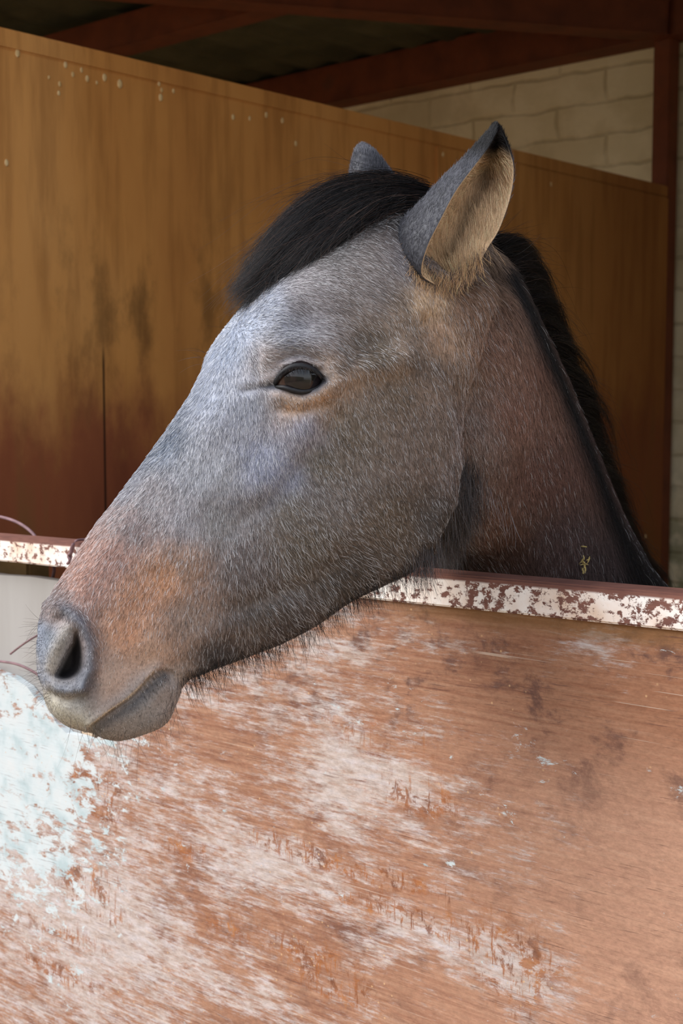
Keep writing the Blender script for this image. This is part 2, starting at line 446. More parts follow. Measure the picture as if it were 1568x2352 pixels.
# walls
seam = 2.83
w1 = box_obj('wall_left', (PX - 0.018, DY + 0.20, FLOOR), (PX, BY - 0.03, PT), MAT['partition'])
tag(w1, 'tall brown plywood stall partition behind the horse', kind='structure')
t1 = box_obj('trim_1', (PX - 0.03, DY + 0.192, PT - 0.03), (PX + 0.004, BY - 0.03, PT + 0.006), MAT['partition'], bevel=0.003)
tag(t1, 'brown wooden lip along the partition top', kind='structure')
sm = on_x(1000, 310, PX)[1]
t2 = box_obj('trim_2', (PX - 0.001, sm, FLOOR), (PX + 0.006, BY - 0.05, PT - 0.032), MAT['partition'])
tag(t2, 'second plywood sheet lapped over the partition', kind='structure')
bm = bmesh.new()
for x, y, r in ((40, 122, 6), (150, 149, 5), (167, 171, 4), (187, 161, 4), (200, 181, 5), (240, 178, 6), (275, 193, 7), (365, 192, 4), (371, 207, 4), (369, 224, 6), (398, 209, 4),
                (137, 193, 4), (135, 214, 4), (535, 269, 5), (573, 272, 4), (611, 264, 5), (648, 277, 5), (679, 330, 5), (15, 374, 5), (1017, 355, 5), (1265, 423, 5), (1482, 1232, 5), (112, 178, 3), (222, 190, 3)):
    p = on_x(x, y, PX + (0.007 if x > 1005 else 0.001)); rr = r * 0.0009
    Mx = Matrix.Translation(Vector(p)) @ Matrix.Diagonal((0.35 * rr, rr, 1.45 * rr, 1))
    bmesh.ops.create_icosphere(bm, subdivisions=2, radius=1.0, matrix=Mx)
sp_ = bm_obj('bird_droppings', bm, MAT['dropping'], w1, smooth=True)
tag(sp_, 'small pale dried droppings', kind='stuff')
box_w = box_obj('wall_back', (PX - 3.2, BY, FLOOR), (1.6, BY + 0.2, 2.95), MAT['block'])
tag(box_w, 'beige uneven block wall at the back of the stall', kind='structure')
tag(box_obj('unseen_wall_right', (1.4, DY, FLOOR), (1.6, BY, 2.35), MAT['render']), kind='structure')  # added out of view to limit light, kept low so some sky enters
tag(box_obj('wall_far_left', (PX - 2.3, DY, FLOOR), (PX - 2.2, BY, 2.95), MAT['render']), kind='structure')
# corrugated roof
bm = bmesh.new()
n = 260; x0, x1 = PX - 3.2, 1.7; y0, y1 = DY - 0.1, BY + 0.25
prev = None
for i in range(n + 1):
    x = x0 + (x1 - x0) * i / n
    z = 2.80 + 0.009 * math.sin(2 * math.pi * i / 6)
    a = bm.verts.new((x, y0, z + 0.05)); b_ = bm.verts.new((x, y1, z - 0.035))
    if prev: bm.faces.new((prev[0], a, b_, prev[1]))
    prev = (a, b_)
o = bm_obj('ceiling', bm, MAT['roof'])
sol = o.modifiers.new('thickness', 'SOLIDIFY'); sol.thickness = 0.004
tag(o, 'dark corrugated metal roof sheets', kind='structure')
# front lintel, raised to let in light, and an added unseen side pier
tag(box_obj('trim_3', (PX - 2.2, DY - 0.02, 2.66), (1.6, DY + 0.1, 2.79), MAT['render']), kind='structure')
tag(box_obj('unseen_wall_front', (0.9, DY, FLOOR), (1.4, DY + 0.12, 2.66), MAT['render']), kind='structure')  # added out of view to limit the light entering the stall

def steel_beam(p, q, w, h, label):
    o = beam_obj('roof_beam', p, q, w, h, MAT['steel']); tag(o, label, kind='structure'); return o
zt = 2.695
steel_beam((-4.6, BY - 0.06, 2.672), (-1.9, BY - 0.06, 2.718), 0.10, 0.135, 'dark brown steel beam along the top of the block wall')
pA, pB = on_y(1520, 55, 4.02), at_depth(330, -15, 4.10)
pA[2] += 0.008; pB[2] = pA[2] + 0.058
steel_beam(pB + (pB - pA) * 0.9, pA, 0.09, 0.10, 'rust brown steel beam crossing the picture top')
q1 = at_depth(655, 25, 4.2); q2 = at_depth(205, 98, 4.62)
q1[2] = 2.752; q2[2] = 2.698
steel_beam(q2 + (q2 - q1) * 0.85, q1, 0.09, 0.10, 'rust brown steel beam joining the crossing beam at the upper left')
cx = on_y(1527, 300, BY - 0.05)
tag(beam_obj('roof_post', (cx[0], BY - 0.05, FLOOR), (cx[0], BY - 0.05, 2.79), 0.06, 0.06, MAT['steel'], ref=(0, 1, 0)),
    'brown steel post in the stall corner by the block wall', kind='structure')

# ------------------------------------------------------------------ the door
def sheared_box(name, x0, x1, y0, y1, zt, zb, mat, parent, bevel=0.003, n=1):
    bm = bmesh.new(); bmesh.ops.create_cube(bm, size=1.0)
    for v in bm.verts:
        x = x0 if v.co.x < 0 else x1
        z = (zt if v.co.z > 0 else zb) + 0.0166 * x
        v.co = Vector((x, y0 if v.co.y < 0 else y1, z))
    if bevel: bmesh.ops.bevel(bm, geom=bm.edges[:], offset=bevel, segments=2, affect='EDGES')
    return bm_obj(name, bm, mat, parent)

door = bpy.data.objects.new('stable_door', None); COL.objects.link(door)
tag(door, 'closed lower stable door of worn red-brown plywood under a flaking white rail', 'stable door')
DX0, DX1 = PX + 0.02, 0.88
sheared_box('top_rail', DX0, DX1, DY, DY + 0.036, RAILTOP, RAILTOP - 0.0345, MAT['rail'], door, 0.002)
# plywood sheet with its chewed upper left corner
notch = [P2(-40, 1528, PNY), P2(0, 1546, PNY), P2(30, 1556, PNY), P2(62, 1578, PNY), P2(85, 1608, PNY), P2(112, 1630, PNY), P2(130, 1662, PNY), P2(152, 1684, PNY),
         P2(185, 1692, PNY), P2(212, 1702, PNY), P2(228, 1690, PNY), P2(236, 1640, PNY), P2(262, 1560, PNY), P2(280, 1440, PNY), P2(290, 1320, PNY)]
tz = lambda x: RAILTOP - 0.034 + 0.0166 * x
outline = [(DX0, notch[0][1] + 0.01)] + notch + [(notch[-1][0], tz(notch[-1][0])), (DX1, tz(DX1)), (DX1, 0.05), (DX0, 0.05)]
def slab(outline, y, th):                          # a flat sheet of any outline, y..y+th
    tris = tessellate_polygon([[Vector((x, z, 0)) for x, z in outline]])
    bm = bmesh.new()
    fv = [bm.verts.new((x, y, z)) for x, z in outline]; bv = [bm.verts.new((x, y + th, z)) for x, z in outline]
    for t_ in tris:
        bm.faces.new([fv[i] for i in t_]); bm.faces.new([bv[i] for i in t_][::-1])
    for i in range(len(fv)):
        j = (i + 1) % len(fv); bm.faces.new((fv[i], bv[i], bv[j], fv[j]))
    return bm
bm = slab(outline, PNY, 0.012)
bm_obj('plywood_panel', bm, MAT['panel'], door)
# inside framing that carries the sheet
box_obj('bottom_rail', (DX0, DY + 0.019, 0.06), (DX1, DY + 0.05, 0.14), MAT['block_wood'], door, 0.003)
box_obj('stile', (DX1 - 0.05, DY + 0.019, 0.14), (DX1, DY + 0.05, 1.33), MAT['block_wood'], door, 0.003)

# grey board behind the chewed corner
GB = PNY + 0.0135
gt0, gt1 = P2(-60, 1317, GB), P2(150, 1338, GB)
gr = P2(186, 1690, GB)[0]
gpts = [(DX0 + 0.01, gt0[1] + 0.004)] + [P2(0, 1321, GB), P2(70, 1325, GB), P2(130, 1334, GB)] + [(gr, gt1[1] - 0.003), (gr, 0.95), (DX0 + 0.01, 0.95)]
bm = slab(gpts, GB, 0.016)
gb = bm_obj('grey_board', bm, MAT['grey'])
tag(gb, 'pale grey weathered board behind the chewed corner of the door', 'board')
te = box_obj('edge_strip', (gr, GB, 0.95), (P2(214, 1690, GB)[0], GB + 0.03, gt1[1] - 0.004), MAT['tan'], gb, 0.002)
te['label'] = 'pale tan wooden edge strip'
bl1 = P2(116, 1310, DY + 0.10)
wb = box_obj('wood_block', (DX0 + 0.02, DY + 0.06, bl1[1] - 0.07), (bl1[0], DY + 0.10, bl1[1] + 0.035), MAT['block_wood'], bevel=0.004)
tag(wb, 'short brown wood block in the gap between rail and grey board', 'wood block')

def wire(pts, r, label, n=40):
    v, f = tube_geo(catmull(pts, n), r)
    o = mesh_obj('wire', v, f, MAT['wire'], smooth=True)
    if label: tag(o, label, 'wire', 'rusty wires on the door')
    return o
w = lambda x, y, Y: on_y(x, y, Y)
wire([w(-60, 1178, DY + 0.07), w(0, 1187, DY + 0.062), w(40, 1200, DY + 0.056), w(72, 1222, DY + 0.05), w(92, 1250, DY + 0.047), w(115, 1285, DY + 0.047), w(124, 1305, DY + 0.047), w(122, 1322, DY + 0.05), w(118, 1340, DY + 0.06)], 0.0024,
     'rusty wire arching up behind the rail above the wood block')
wx = float(w(176, 1260, DY)[0]); wt_ = RAILTOP + 0.0166 * wx; wb_ = wt_ - 0.0345
wire([(wx + .010, DY + .041, wt_ - .020), (wx + .009, DY + .040, wt_ + .003), (wx + .005, DY + .018, wt_ + .0035), (wx + .002, DY - .003, wt_ + .003), (wx - .002, DY - .0040, wt_ - .008), (wx - .007, DY - .0040, wt_ - .017),
      (wx - .009, DY - .0035, wb_ + .004), (wx - .009, DY - .003, wb_ - .004), (wx - .006, DY + .02, wb_ - .0045), (wx, DY + .041, wb_ - .004), (wx + .004, DY + .042, wb_ + .01)], 0.0016,
     'twisted wire tied around the rail beside the nose')
wk = wire([(wx + .001, DY - .0065, wt_ - .001), (wx - .003, DY - .007, wt_ - .008), (wx - .004, DY - .0068, wt_ - .013), (wx - .009, DY - .007, wt_ - .017), (wx - .006, DY - .007, wt_ - .023), (wx - .011, DY - .007, wt_ - .028)], 0.0019,
     None, 30)
wk.name = 'wire_knot'; wk.parent = [o_ for o_ in COL.objects if o_.name.startswith('wire.')][-1]
wire([w(-40, 1516, PNY - 0.004), w(0, 1519, PNY - 0.006), w(40, 1526, PNY - 0.012), w(75, 1542, PNY - 0.014), w(105, 1562, PNY - 0.008), w(130, 1574, PNY + 0.008)], 0.0018,
     'thin bent wire crossing the grey board below the nostril')
wire([w(24, 1502, PNY - 0.006), w(50, 1482, PNY - 0.012), w(76, 1465, PNY - 0.012), w(100, 1452, PNY), w(118, 1440, PNY + 0.012)], 0.0014,
     'short straight wire end pointing at the nostril')

# ------------------------------------------------------------------ the horse
PSI = math.radians(22.0); CP, SP = math.cos(PSI), math.sin(PSI)
HO = cam_pt(560, 1100, 1.285)                     # origin of the head's plane of symmetry
HH = np.array([-CP, 0.0, -SP]); HB = np.array([0.0, 1.0, 0.0]); HN = np.array([SP, 0.0, -CP])

def sag(x, y, t=0.0):                             # pixel seen at lateral offset t -> (a, b) in the plane of symmetry
    x, y, t = np.broadcast_arrays(np.asarray(x, float), np.asarray(y, float), np.asarray(t, float))
    q = (x - 784) / FPX
    a = (q * (HO[2] - t * CP) - HO[0] - t * SP) / (q * SP - CP)
    d = HO[2] - a * SP - t * CP
    b = -(y - 1176) / FPX * d - HO[1]
    return np.stack([a, b], -1)

def h2c(a, b, t):                                 # head coordinates -> camera frame
    return HO + np.multiply.outer(a, HH) + np.multiply.outer(b, HB) + np.multiply.outer(t, HN)

def c2h(P):
    D = P - HO
    return np.stack([D @ HH, D @ HB, D @ HN], -1)

TH = np.radians([0, 20, 45, 70, 90, 110, 135, 160, 180])
# front pixel, its lateral offset, back pixel, its lateral offset, half widths (mm) from front to back
STN = [
 (150, 1668,  .000,  205, 1680,  .000, (0,  6,  9, 10, 10, 10,  9,  6, 0)),
 (112, 1632, -.008,  265, 1699,  .004, (0, 18, 27, 31, 31, 30, 26, 16, 0)),
 ( 96, 1590, -.014,  330, 1686,  .010, (0, 25, 37, 42, 42, 39, 34, 21, 0)),
 ( 86, 1530, -.022,  385, 1660,  .012, (0, 30, 45, 50, 49, 45, 38, 24, 0)),
 ( 78, 1470, -.026,  408, 1610,  .012, (0, 31, 49, 54, 51, 47, 39, 25, 0)),
 ( 84, 1415, -.024,  430, 1572,  .014, (0, 30, 49, 54, 51, 48, 41, 26, 0)),
 (118, 1356, -.018,  475, 1546,  .018, (0, 27, 43, 50, 51, 50, 42, 27, 0)),
 (163, 1285, -.018,  535, 1523,  .020, (0, 25, 39, 48, 52, 51, 43, 28, 0)),
 (208, 1213, -.018,  600, 1500,  .024, (0, 25, 39, 49, 55, 54, 46, 30, 0)),
 (262, 1144, -.018,  665, 1475,  .028, (0, 27, 41, 52, 59, 58, 51, 34, 0)),
 (320, 1066, -.019,  735, 1438,  .034, (0, 30, 46, 58, 65, 65, 58, 40, 0)),
 (374,  990, -.022,  805, 1388,  .038, (0, 34, 54, 66, 72, 72, 66, 47, 0)),
 (428,  905, -.030,  875, 1352,  .040, (0, 42, 66, 77, 80, 79, 72, 52, 0)),
 (478,  825, -.030,  945, 1318,  .040, (0, 52, 80, 88, 86, 83, 76, 55, 0)),
 (528,  745, -.020, 1000, 1262,  .040, (0, 54, 86, 94, 90, 85, 77, 56, 0)),
 (600,  665, -.005, 1035, 1190,  .040, (0, 50, 82, 92, 90, 85, 77, 56, 0)),
 (690,  590,  .000, 1055, 1100,  .040, (0, 45, 76, 87, 87, 83, 75, 55, 0)),
 (780,  527,  .000, 1065, 1000,  .040, (0, 39, 66, 77, 79, 77, 70, 50, 0)),
 (870,  475,  .000, 1075,  890,  .040, (0, 32, 53, 64, 68, 68, 63, 45, 0)),
 (950,  450,  .000, 1090,  780,  .030, (0, 27, 44, 53, 58, 60, 55, 39, 0)),
 (1020, 455,  .000, 1110,  680,  .020, (0, 21, 36, 44, 48, 48, 43, 30, 0)),
 (1065, 500,  .000, 1110,  600,  .000, (0, 12, 20, 24, 25, 24, 21, 14, 0)),
]
def loft_faces(n, m):
    f = []
    for i in range(n - 1):
        for j in range(m):
            a, b = i * m + j, i * m + (j + 1) % m
            f.append((a, b, b + m, a + m))
    f.append(tuple(range(m))[::-1]); f.append(tuple((n - 1) * m + j for j in range(m)))
    return f

def spl_theta(W, th):                             # W (N, 9) at TH -> (N, len(th)), smooth
    out = []
    for row in W:
        s = np.sin(TH); s[0] = s[-1] = 1
        k = row / s; k[0] = k[1]; k[-1] = k[-2]   # fullness factor relative to an ellipse
        x = np.interp(th, TH, np.arange(9))
        kk = catmull(k, 400)[:, 0]
        out.append(np.interp(x, np.linspace(0, 8, 400), kk) * np.sin(th))
    return np.array(out)

def head_geo(NS=200, MH=70):
    F = sag([s[0] for s in STN], [s[1] for s in STN], [s[2] for s in STN])
    B = sag([s[3] for s in STN], [s[4] for s in STN], [s[5] for s in STN])
    W = np.array([s[6] for s in STN], float) / 1000
    F, B, W = catmull(F, NS), catmull(B, NS), np.clip(catmull(W, NS), 0, None)
    th = np.linspace(0, math.pi, MH)
    w = spl_theta(W, th)
    u = (1 - np.cos(th)) / 2
    AB = F[:, None, :] * (1 - u)[None, :, None] + B[:, None, :] * u[None, :, None]
    near = np.concatenate([AB, w[:, :, None]], -1)
    far = np.concatenate([AB, -w[:, :, None]], -1)[:, -2:0:-1]
    R = np.concatenate([near, far], 1)
    n, m = R.shape[:2]
    P = R.reshape(-1, 3)
    return h2c(P[:, 0], P[:, 1], P[:, 2]), loft_faces(n, m)

NECK = [  # crest pixel + depth, throat pixel + depth, half width
 (1000,  485, 1.395,  940,  930, 1.360, .050),
 (1108,  570, 1.420,  985, 1110, 1.375, .066),
 (1182,  700, 1.465, 1012, 1235, 1.425, .076),
 (1256,  860, 1.530, 1060, 1285, 1.490, .084),
 (1322, 1020, 1.610, 1135, 1440, 1.580, .092),
 (1382, 1180, 1.710, 1240, 1630, 1.680, .105),
 (1440, 1315, 1.850, 1340, 1810, 1.790, .130),
 (1570, 1420, 2.050, 1460, 1960, 1.920, .165),
 (1760, 1460, 2.300, 1610, 2080, 2.100, .190),
]
def neck_geo(NS=150, MH=60):
    T = np.array([cam_pt(n[0], n[1], n[2]) for n in NECK]); B = np.array([cam_pt(n[3], n[4], n[5]) for n in NECK])
    w = np.array([n[6] for n in NECK])
    T, B, w = catmull(T, NS), catmull(B, NS), catmull(w, NS)[:, 0]
    C = (T + B) / 2; ax = np.gradient(C, axis=0)
    lat = np.cross(ax, T - B); lat /= np.linalg.norm(lat, axis=1)[:, None]
    lat *= np.sign(-lat[:, 2])[:, None]           # towards the camera
    th = np.linspace(0, math.pi, MH)
    prof = np.interp(th, TH, [0, .30, .62, .86, .97, 1.0, .9, .56, 0])
    u = (1 - np.cos(th)) / 2
    base = T[:, None] * (1 - u)[None, :, None] + B[:, None] * u[None, :, None]
    off = lat[:, None] * (w[:, None] * prof[None])[..., None]
    R = np.concatenate([base + off, (base - off)[:, -2:0:-1]], 1)
    return R.reshape(-1, 3), loft_faces(*R.shape[:2])

def remesh(verts_faces, voxel):
    V, Fc, off = [], [], 0
    for v, f in verts_faces:
        V.append(v); Fc += [tuple(i + off for i in q) for q in f]; off += len(v)
    tmp = mesh_obj('tmp', np.concatenate(V), Fc)
    bm = bmesh.new(); bm.from_mesh(tmp.data); bmesh.ops.recalc_face_normals(bm, faces=bm.faces); bm.to_mesh(tmp.data); bm.free()
    md = tmp.modifiers.new('r', 'REMESH'); md.mode = 'VOXEL'; md.voxel_size = voxel
    dg = bpy.context.evaluated_depsgraph_get()
    me = bpy.data.meshes.new_from_object(tmp.evaluated_get(dg))
    old = tmp.data
    bpy.data.objects.remove(tmp); bpy.data.meshes.remove(old)
    return me

def get_v(me):
    a = np.empty(len(me.vertices) * 3); me.vertices.foreach_get('co', a); return a.reshape(-1, 3)
def get_n(me):
    a = np.empty(len(me.vertices) * 3); me.vertices.foreach_get('normal', a); return a.reshape(-1, 3)
def get_e(me):
    a = np.empty(len(me.edges) * 2, int); me.edges.foreach_get('vertices', a); return a.reshape(-1, 2)
def set_v(me, v):
    me.vertices.foreach_set('co', v.ravel()); me.update()

def laplace(V, E, it, lam=0.5, mask=None):
    n = len(V)
    deg = np.bincount(E.ravel(), minlength=n)[:, None]
    for _ in range(it):
        S = np.stack([np.bincount(E[:, 0], V[E[:, 1], k], n) + np.bincount(E[:, 1], V[E[:, 0], k], n) for k in range(3)], -1)
        D = S / np.maximum(deg, 1) - V
        if mask is not None: D = D * mask[:, None]
        V = V + lam * D
    return V

def seg_dist(P, line):                            # pixel distance to a polyline, plus the running position 0..1 on it
    line = np.asarray(line, float)
    best = np.full(len(P), 1e9); pos = np.zeros(len(P))
    L = np.concatenate([[0], np.cumsum(np.linalg.norm(np.diff(line, axis=0), axis=1))])
    for i in range(len(line) - 1):
        a, d = line[i], line[i + 1] - line[i]
        t = np.clip(((P - a) @ d) / max(d @ d, 1e-9), 0, 1)
        q = np.linalg.norm(P - a - t[:, None] * d, axis=1)
        m = q < best
        best[m] = q[m]; pos[m] = (L[i] + t[m] * (L[i + 1] - L[i])) / L[-1]
    return best, pos

def poly_sd(P, poly):                             # signed pixel distance to a polygon, negative inside
    poly = np.asarray(poly, float)
    d, _ = seg_dist(P, np.vstack([poly, poly[:1]]))
    ins = np.zeros(len(P), bool); n = len(poly)
    for i in range(n):
        x0, y0 = poly[i]; x1, y1 = poly[(i + 1) % n]
        c = ((y0 > P[:, 1]) != (y1 > P[:, 1]))
        xs = (x1 - x0) * (P[:, 1] - y0) / (y1 - y0 + 1e-12) + x0
        ins ^= c & (P[:, 0] < xs)
    return np.where(ins, -d, d)

def sm(x, a, b):
    t = np.clip((x - a) / (b - a), 0, 1); return t * t * (3 - 2 * t)

def closed(P, n):
    P = np.asarray(P, float)
    return catmull(np.vstack([P[-2:], P, P[:3]]), n * (len(P) + 4) + 1)[2 * n: (len(P) + 2) * n]

EYE_OPEN = closed([(634, 884), (645, 868), (655, 853), (672, 846), (692, 845), (712, 850), (728, 860), (739, 871), (733, 884), (716, 893), (694, 897), (672, 893), (652, 887)], 6)
LID_UP = [(626, 890), (640, 866), (654, 852), (672, 843), (692, 842), (713, 847), (730, 858), (744, 874)]
LID_LO = [(610, 890), (632, 889), (652, 890), (672, 896), (694, 900), (717, 896), (735, 886), (744, 872)]
NOS_HOLE = closed([(178, 1450), (188, 1478), (191, 1512), (186, 1542), (168, 1558), (146, 1562), (132, 1552), (142, 1528), (156, 1500), (170, 1474)], 4)
NOS_BOWL = closed([(140, 1422), (168, 1430), (188, 1462), (195, 1510), (188, 1552), (162, 1576), (130, 1574), (110, 1545), (104, 1495), (114, 1448)], 4)
MOUTH = [(206, 1670), (222, 1657), (244, 1641), (268, 1624), (292, 1608), (316, 1588), (336, 1564), (352, 1546), (372, 1538), (390, 1540)]

# (polyline, sigma px, height mm, end fade)
STROKES = [
 # brow, socket, orbit
 ([(608, 800), (640, 785), (690, 782), (735, 800), (762, 828)], 22, 7.0),
 ([(590, 815), (583, 845), (588, 868)], 9, -2.2),
 ([(600, 800), (640, 768), (700, 755)], 12, -2.2),
 ([(720, 715), (790, 735), (830, 770)], 34, -7.5),
 ([(640, 828), (668, 818), (700, 816), (738, 832)], 5, -1.6),
 ([(650, 838), (690, 829), (728, 842)], 6, 2.4),
 ([(640, 908), (690, 918), (740, 902), (762, 880)], 13, 3.0),
 ([(560, 895), (600, 886), (632, 886)], 7, -1.8),
 ([(560, 880), (600, 872), (636, 862)], 8, 1.2),
 ([(640, 940), (690, 948), (745, 930)], 10, -1.8),
 # zygomatic ridge running back from the eye, groove above it
 ([(752, 872), (800, 850), (860, 838), (915, 826)], 24, 6.0),
 ([(748, 850), (790, 828), (838, 802), (880, 790)], 18, -3.0),
 # facial crest and cheek
 ([(745, 905), (690, 985), (630, 1060), (585, 1120)], 30, 4.0),
 ([(770, 960), (712, 1040), (655, 1120), (610, 1170)], 16, -2.4),
 ([(760, 1180), (860, 1080), (940, 960)], 95, 5.0),
 ([(560, 1190), (610, 1270), (640, 1350)], 36, -3.5),
 ([(540, 1400), (640, 1372), (730, 1330), (800, 1270)], 22, -3.0),
 ([(460, 1460), (560, 1425), (660, 1385)], 16, 1.8),
 ([(980, 740), (1015, 850), (1052, 950), (1075, 1060), (1068, 1150), (1030, 1230)], 18, -7.0),
 ([(960, 730), (985, 850), (1020, 960), (1040, 1060), (1030, 1150), (990, 1230)], 24, 4.0),
 # nasal bone edge and bridge
 ([(585, 790), (520, 880), (455, 980), (390, 1080), (320, 1180)], 20, -2.0),
 ([(640, 690), (560, 770), (500, 850)], 26, 2.5),
 # veins and muscle under the crest
 ([(540, 1050), (470, 1130), (400, 1215), (350, 1290)], 16, 1.4),
 ([(610, 1140), (530, 1230), (470, 1330)], 14, -1.4),
 ([(430, 1310), (390, 1390), (350, 1470)], 34, 2.0),
 # nostril rim and wing
 ([(140, 1402), (168, 1412), (192, 1442), (207, 1490), (206, 1535), (188, 1572)], 12, 6.0),
 ([(145, 1415), (118, 1435), (98, 1480), (98, 1525)], 8, -2.5),
 ([(228, 1420), (240, 1480), (238, 1540), (212, 1590), (180, 1612)], 13, -3.0),
 ([(186, 1580), (160, 1588), (130, 1580), (112, 1558)], 11, 3.5),
 ([(180, 1606), (145, 1610), (115, 1595)], 9, -2.5),
 ([(160, 1445), (144, 1470), (126, 1500), (116, 1530)], 14, 5.0),
 # lips
 ([(206, 1658), (240, 1630), (290, 1597), (335, 1552), (360, 1530)], 9, 2.4),
 ([(240, 1668), (290, 1640), (335, 1605), (372, 1572)], 17, 2.0),
 ([(392, 1535), (415, 1520)], 12, -1.6),
 ([(408, 1560), (425, 1572), (440, 1560)], 12, -2.5),
 # hollow behind and under the ear
 ([(1000, 520), (1050, 550), (1090, 580)], 46, -20.0),
 # neck muscle
 ([(1120, 720), (1180, 900), (1230, 1080), (1260, 1250)], 60, 5.0),
 ([(1090, 900), (1110, 1050), (1120, 1200)], 30, -5.0),
]

def near_pixel(Pc):                               # pixel of a point, or of its mirror twin on the near side of the head
    H = c2h(Pc); t = H[:, 2]
    mir = (t < 0) & (H[:, 0] > -0.15)
    Q = np.where(mir[:, None], h2c(H[:, 0], H[:, 1], np.abs(t)), Pc)
    return proj(Q), t

def to_bm_refine(me, mask, cuts):
    bm = bmesh.new(); bm.from_mesh(me); bm.verts.ensure_lookup_table()
    ed = [e_ for e_ in bm.edges if mask[e_.verts[0].index] and mask[e_.verts[1].index]]
    bmesh.ops.subdivide_edges(bm, edges=ed, cuts=cuts, use_grid_fill=True)
    bmesh.ops.triangulate(bm, faces=[f for f in bm.faces if len(f.verts) > 4])
    bm.to_mesh(me); bm.free(); me.update()

def build_body_mesh():
    me = remesh([head_geo(), neck_geo()], 0.0028)
    V = get_v(me); E = get_e(me)
    V = laplace(V, E, 14, 0.5)
    set_v(me, V)
    px, t = near_pixel(V)
    facing = np.abs(t) > 0.008
    m = np.zeros(len(V), bool)
    for poly, r in ((EYE_OPEN, 45), (NOS_BOWL, 45), (MOUTH, 16)):
        d = seg_dist(px, poly)[0] if poly is MOUTH else poly_sd(px, poly)
        m |= (d < r) & facing
    to_bm_refine(me, m, 2)
    V = get_v(me); E = get_e(me); N = get_n(me)
    px, t = near_pixel(V)
    V0 = laplace(V, E, 3, 0.5, mask=None)
    V = V0
    H = c2h(V); sgn = np.sign(H[:, 2]); w8 = sm(np.abs(H[:, 2]), 0.004, 0.022)
    side = HN[None] * sgn[:, None]
    dirn = N * 0.6 + side * 0.4
    disp = np.zeros(len(V))
    neckish = sm(px[:, 0], 1150, 1250)
    for line, sg, amp in STROKES:
        d, pos = seg_dist(px, line)
        disp += 1.5 * amp / 1000 * np.exp(-(d / sg) ** 2 / 2 * 1.0)
    disp *= np.where(H[:, 2] < 0, 0.55, 1.0)
    far_brow = seg_dist(px, [(615, 812), (650, 800), (690, 800)])[0]
    disp += np.where(H[:, 2] < 0, 0.014 * np.exp(-(far_brow / 42) ** 2 / 2), 0.0)
    V = V + dirn * (disp * w8)[:, None]
    # lower lip sits back under the upper lip; groove of the mouth
    d, pos = seg_dist(px, MOUTH)
    slit = np.exp(-(d / 3.4) ** 2) * 8.0 * sm(pos, 1.02, 0.8)
    below = sm(px[:, 1] - np.interp(px[:, 0], [q[0] for q in MOUTH], [q[1] for q in MOUTH]), -1, 5) * np.exp(-(d / 26) ** 2) * 4.0
    below *= (px[:, 0] > 200) & (px[:, 0] < 400)
    fold = np.zeros(len(V))
    for k in range(7):
        x = 322 + 9 * k; y = np.interp(x, [q[0] for q in MOUTH], [q[1] for q in MOUTH])
        dd, _ = seg_dist(px, [(x, y + 4), (x + 8, y + 16), (x + 14, y + 34)])
        fold += np.exp(-(dd / 2.2) ** 2) * 2.0
    V = V - dirn * ((slit + below + fold) / 1000 * w8)[:, None]
    # nostril
    sd = poly_sd(px, NOS_BOWL); sh = poly_sd(px, NOS_HOLE)
    dep = sm(sd, 5, -14) * 6.0 + sm(sh, 4, -12) * 22.0
    V = V - (side * 0.8 + HH * -0.0)[:] * (dep / 1000 * w8)[:, None]
    # eye opening
    se = poly_sd(px, EYE_OPEN)
    V = V - side * (sm(se, 3, -3) * 20 / 1000 * w8)[:, None]
    set_v(me, V)
    return me

body_me = build_body_mesh()
Vh = get_v(body_me)

# ---- surface depth lookup on the near side (for laying eyes, hair and lids on the skin)
_px = proj(Vh); _H = c2h(Vh); _N = get_n(body_me)
_vis = (_N[:, 2] < 0.1)
GX, GY = 1700 // 4, 2400 // 4
_depth = np.full((GX, GY), np.inf)
_ix = np.clip((_px[:, 0] / 4).astype(int), 0, GX - 1); _iy = np.clip((_px[:, 1] / 4).astype(int), 0, GY - 1)
np.minimum.at(_depth, (_ix[_vis], _iy[_vis]), Vh[_vis, 2])
def depth_at(x, y, r=3):
    i, j = int(x / 4), int(y / 4)
    a = _depth[max(i - r, 0):i + r + 1, max(j - r, 0):j + r + 1]
    a = a[np.isfinite(a)]
    return float(np.median(a)) if len(a) else None

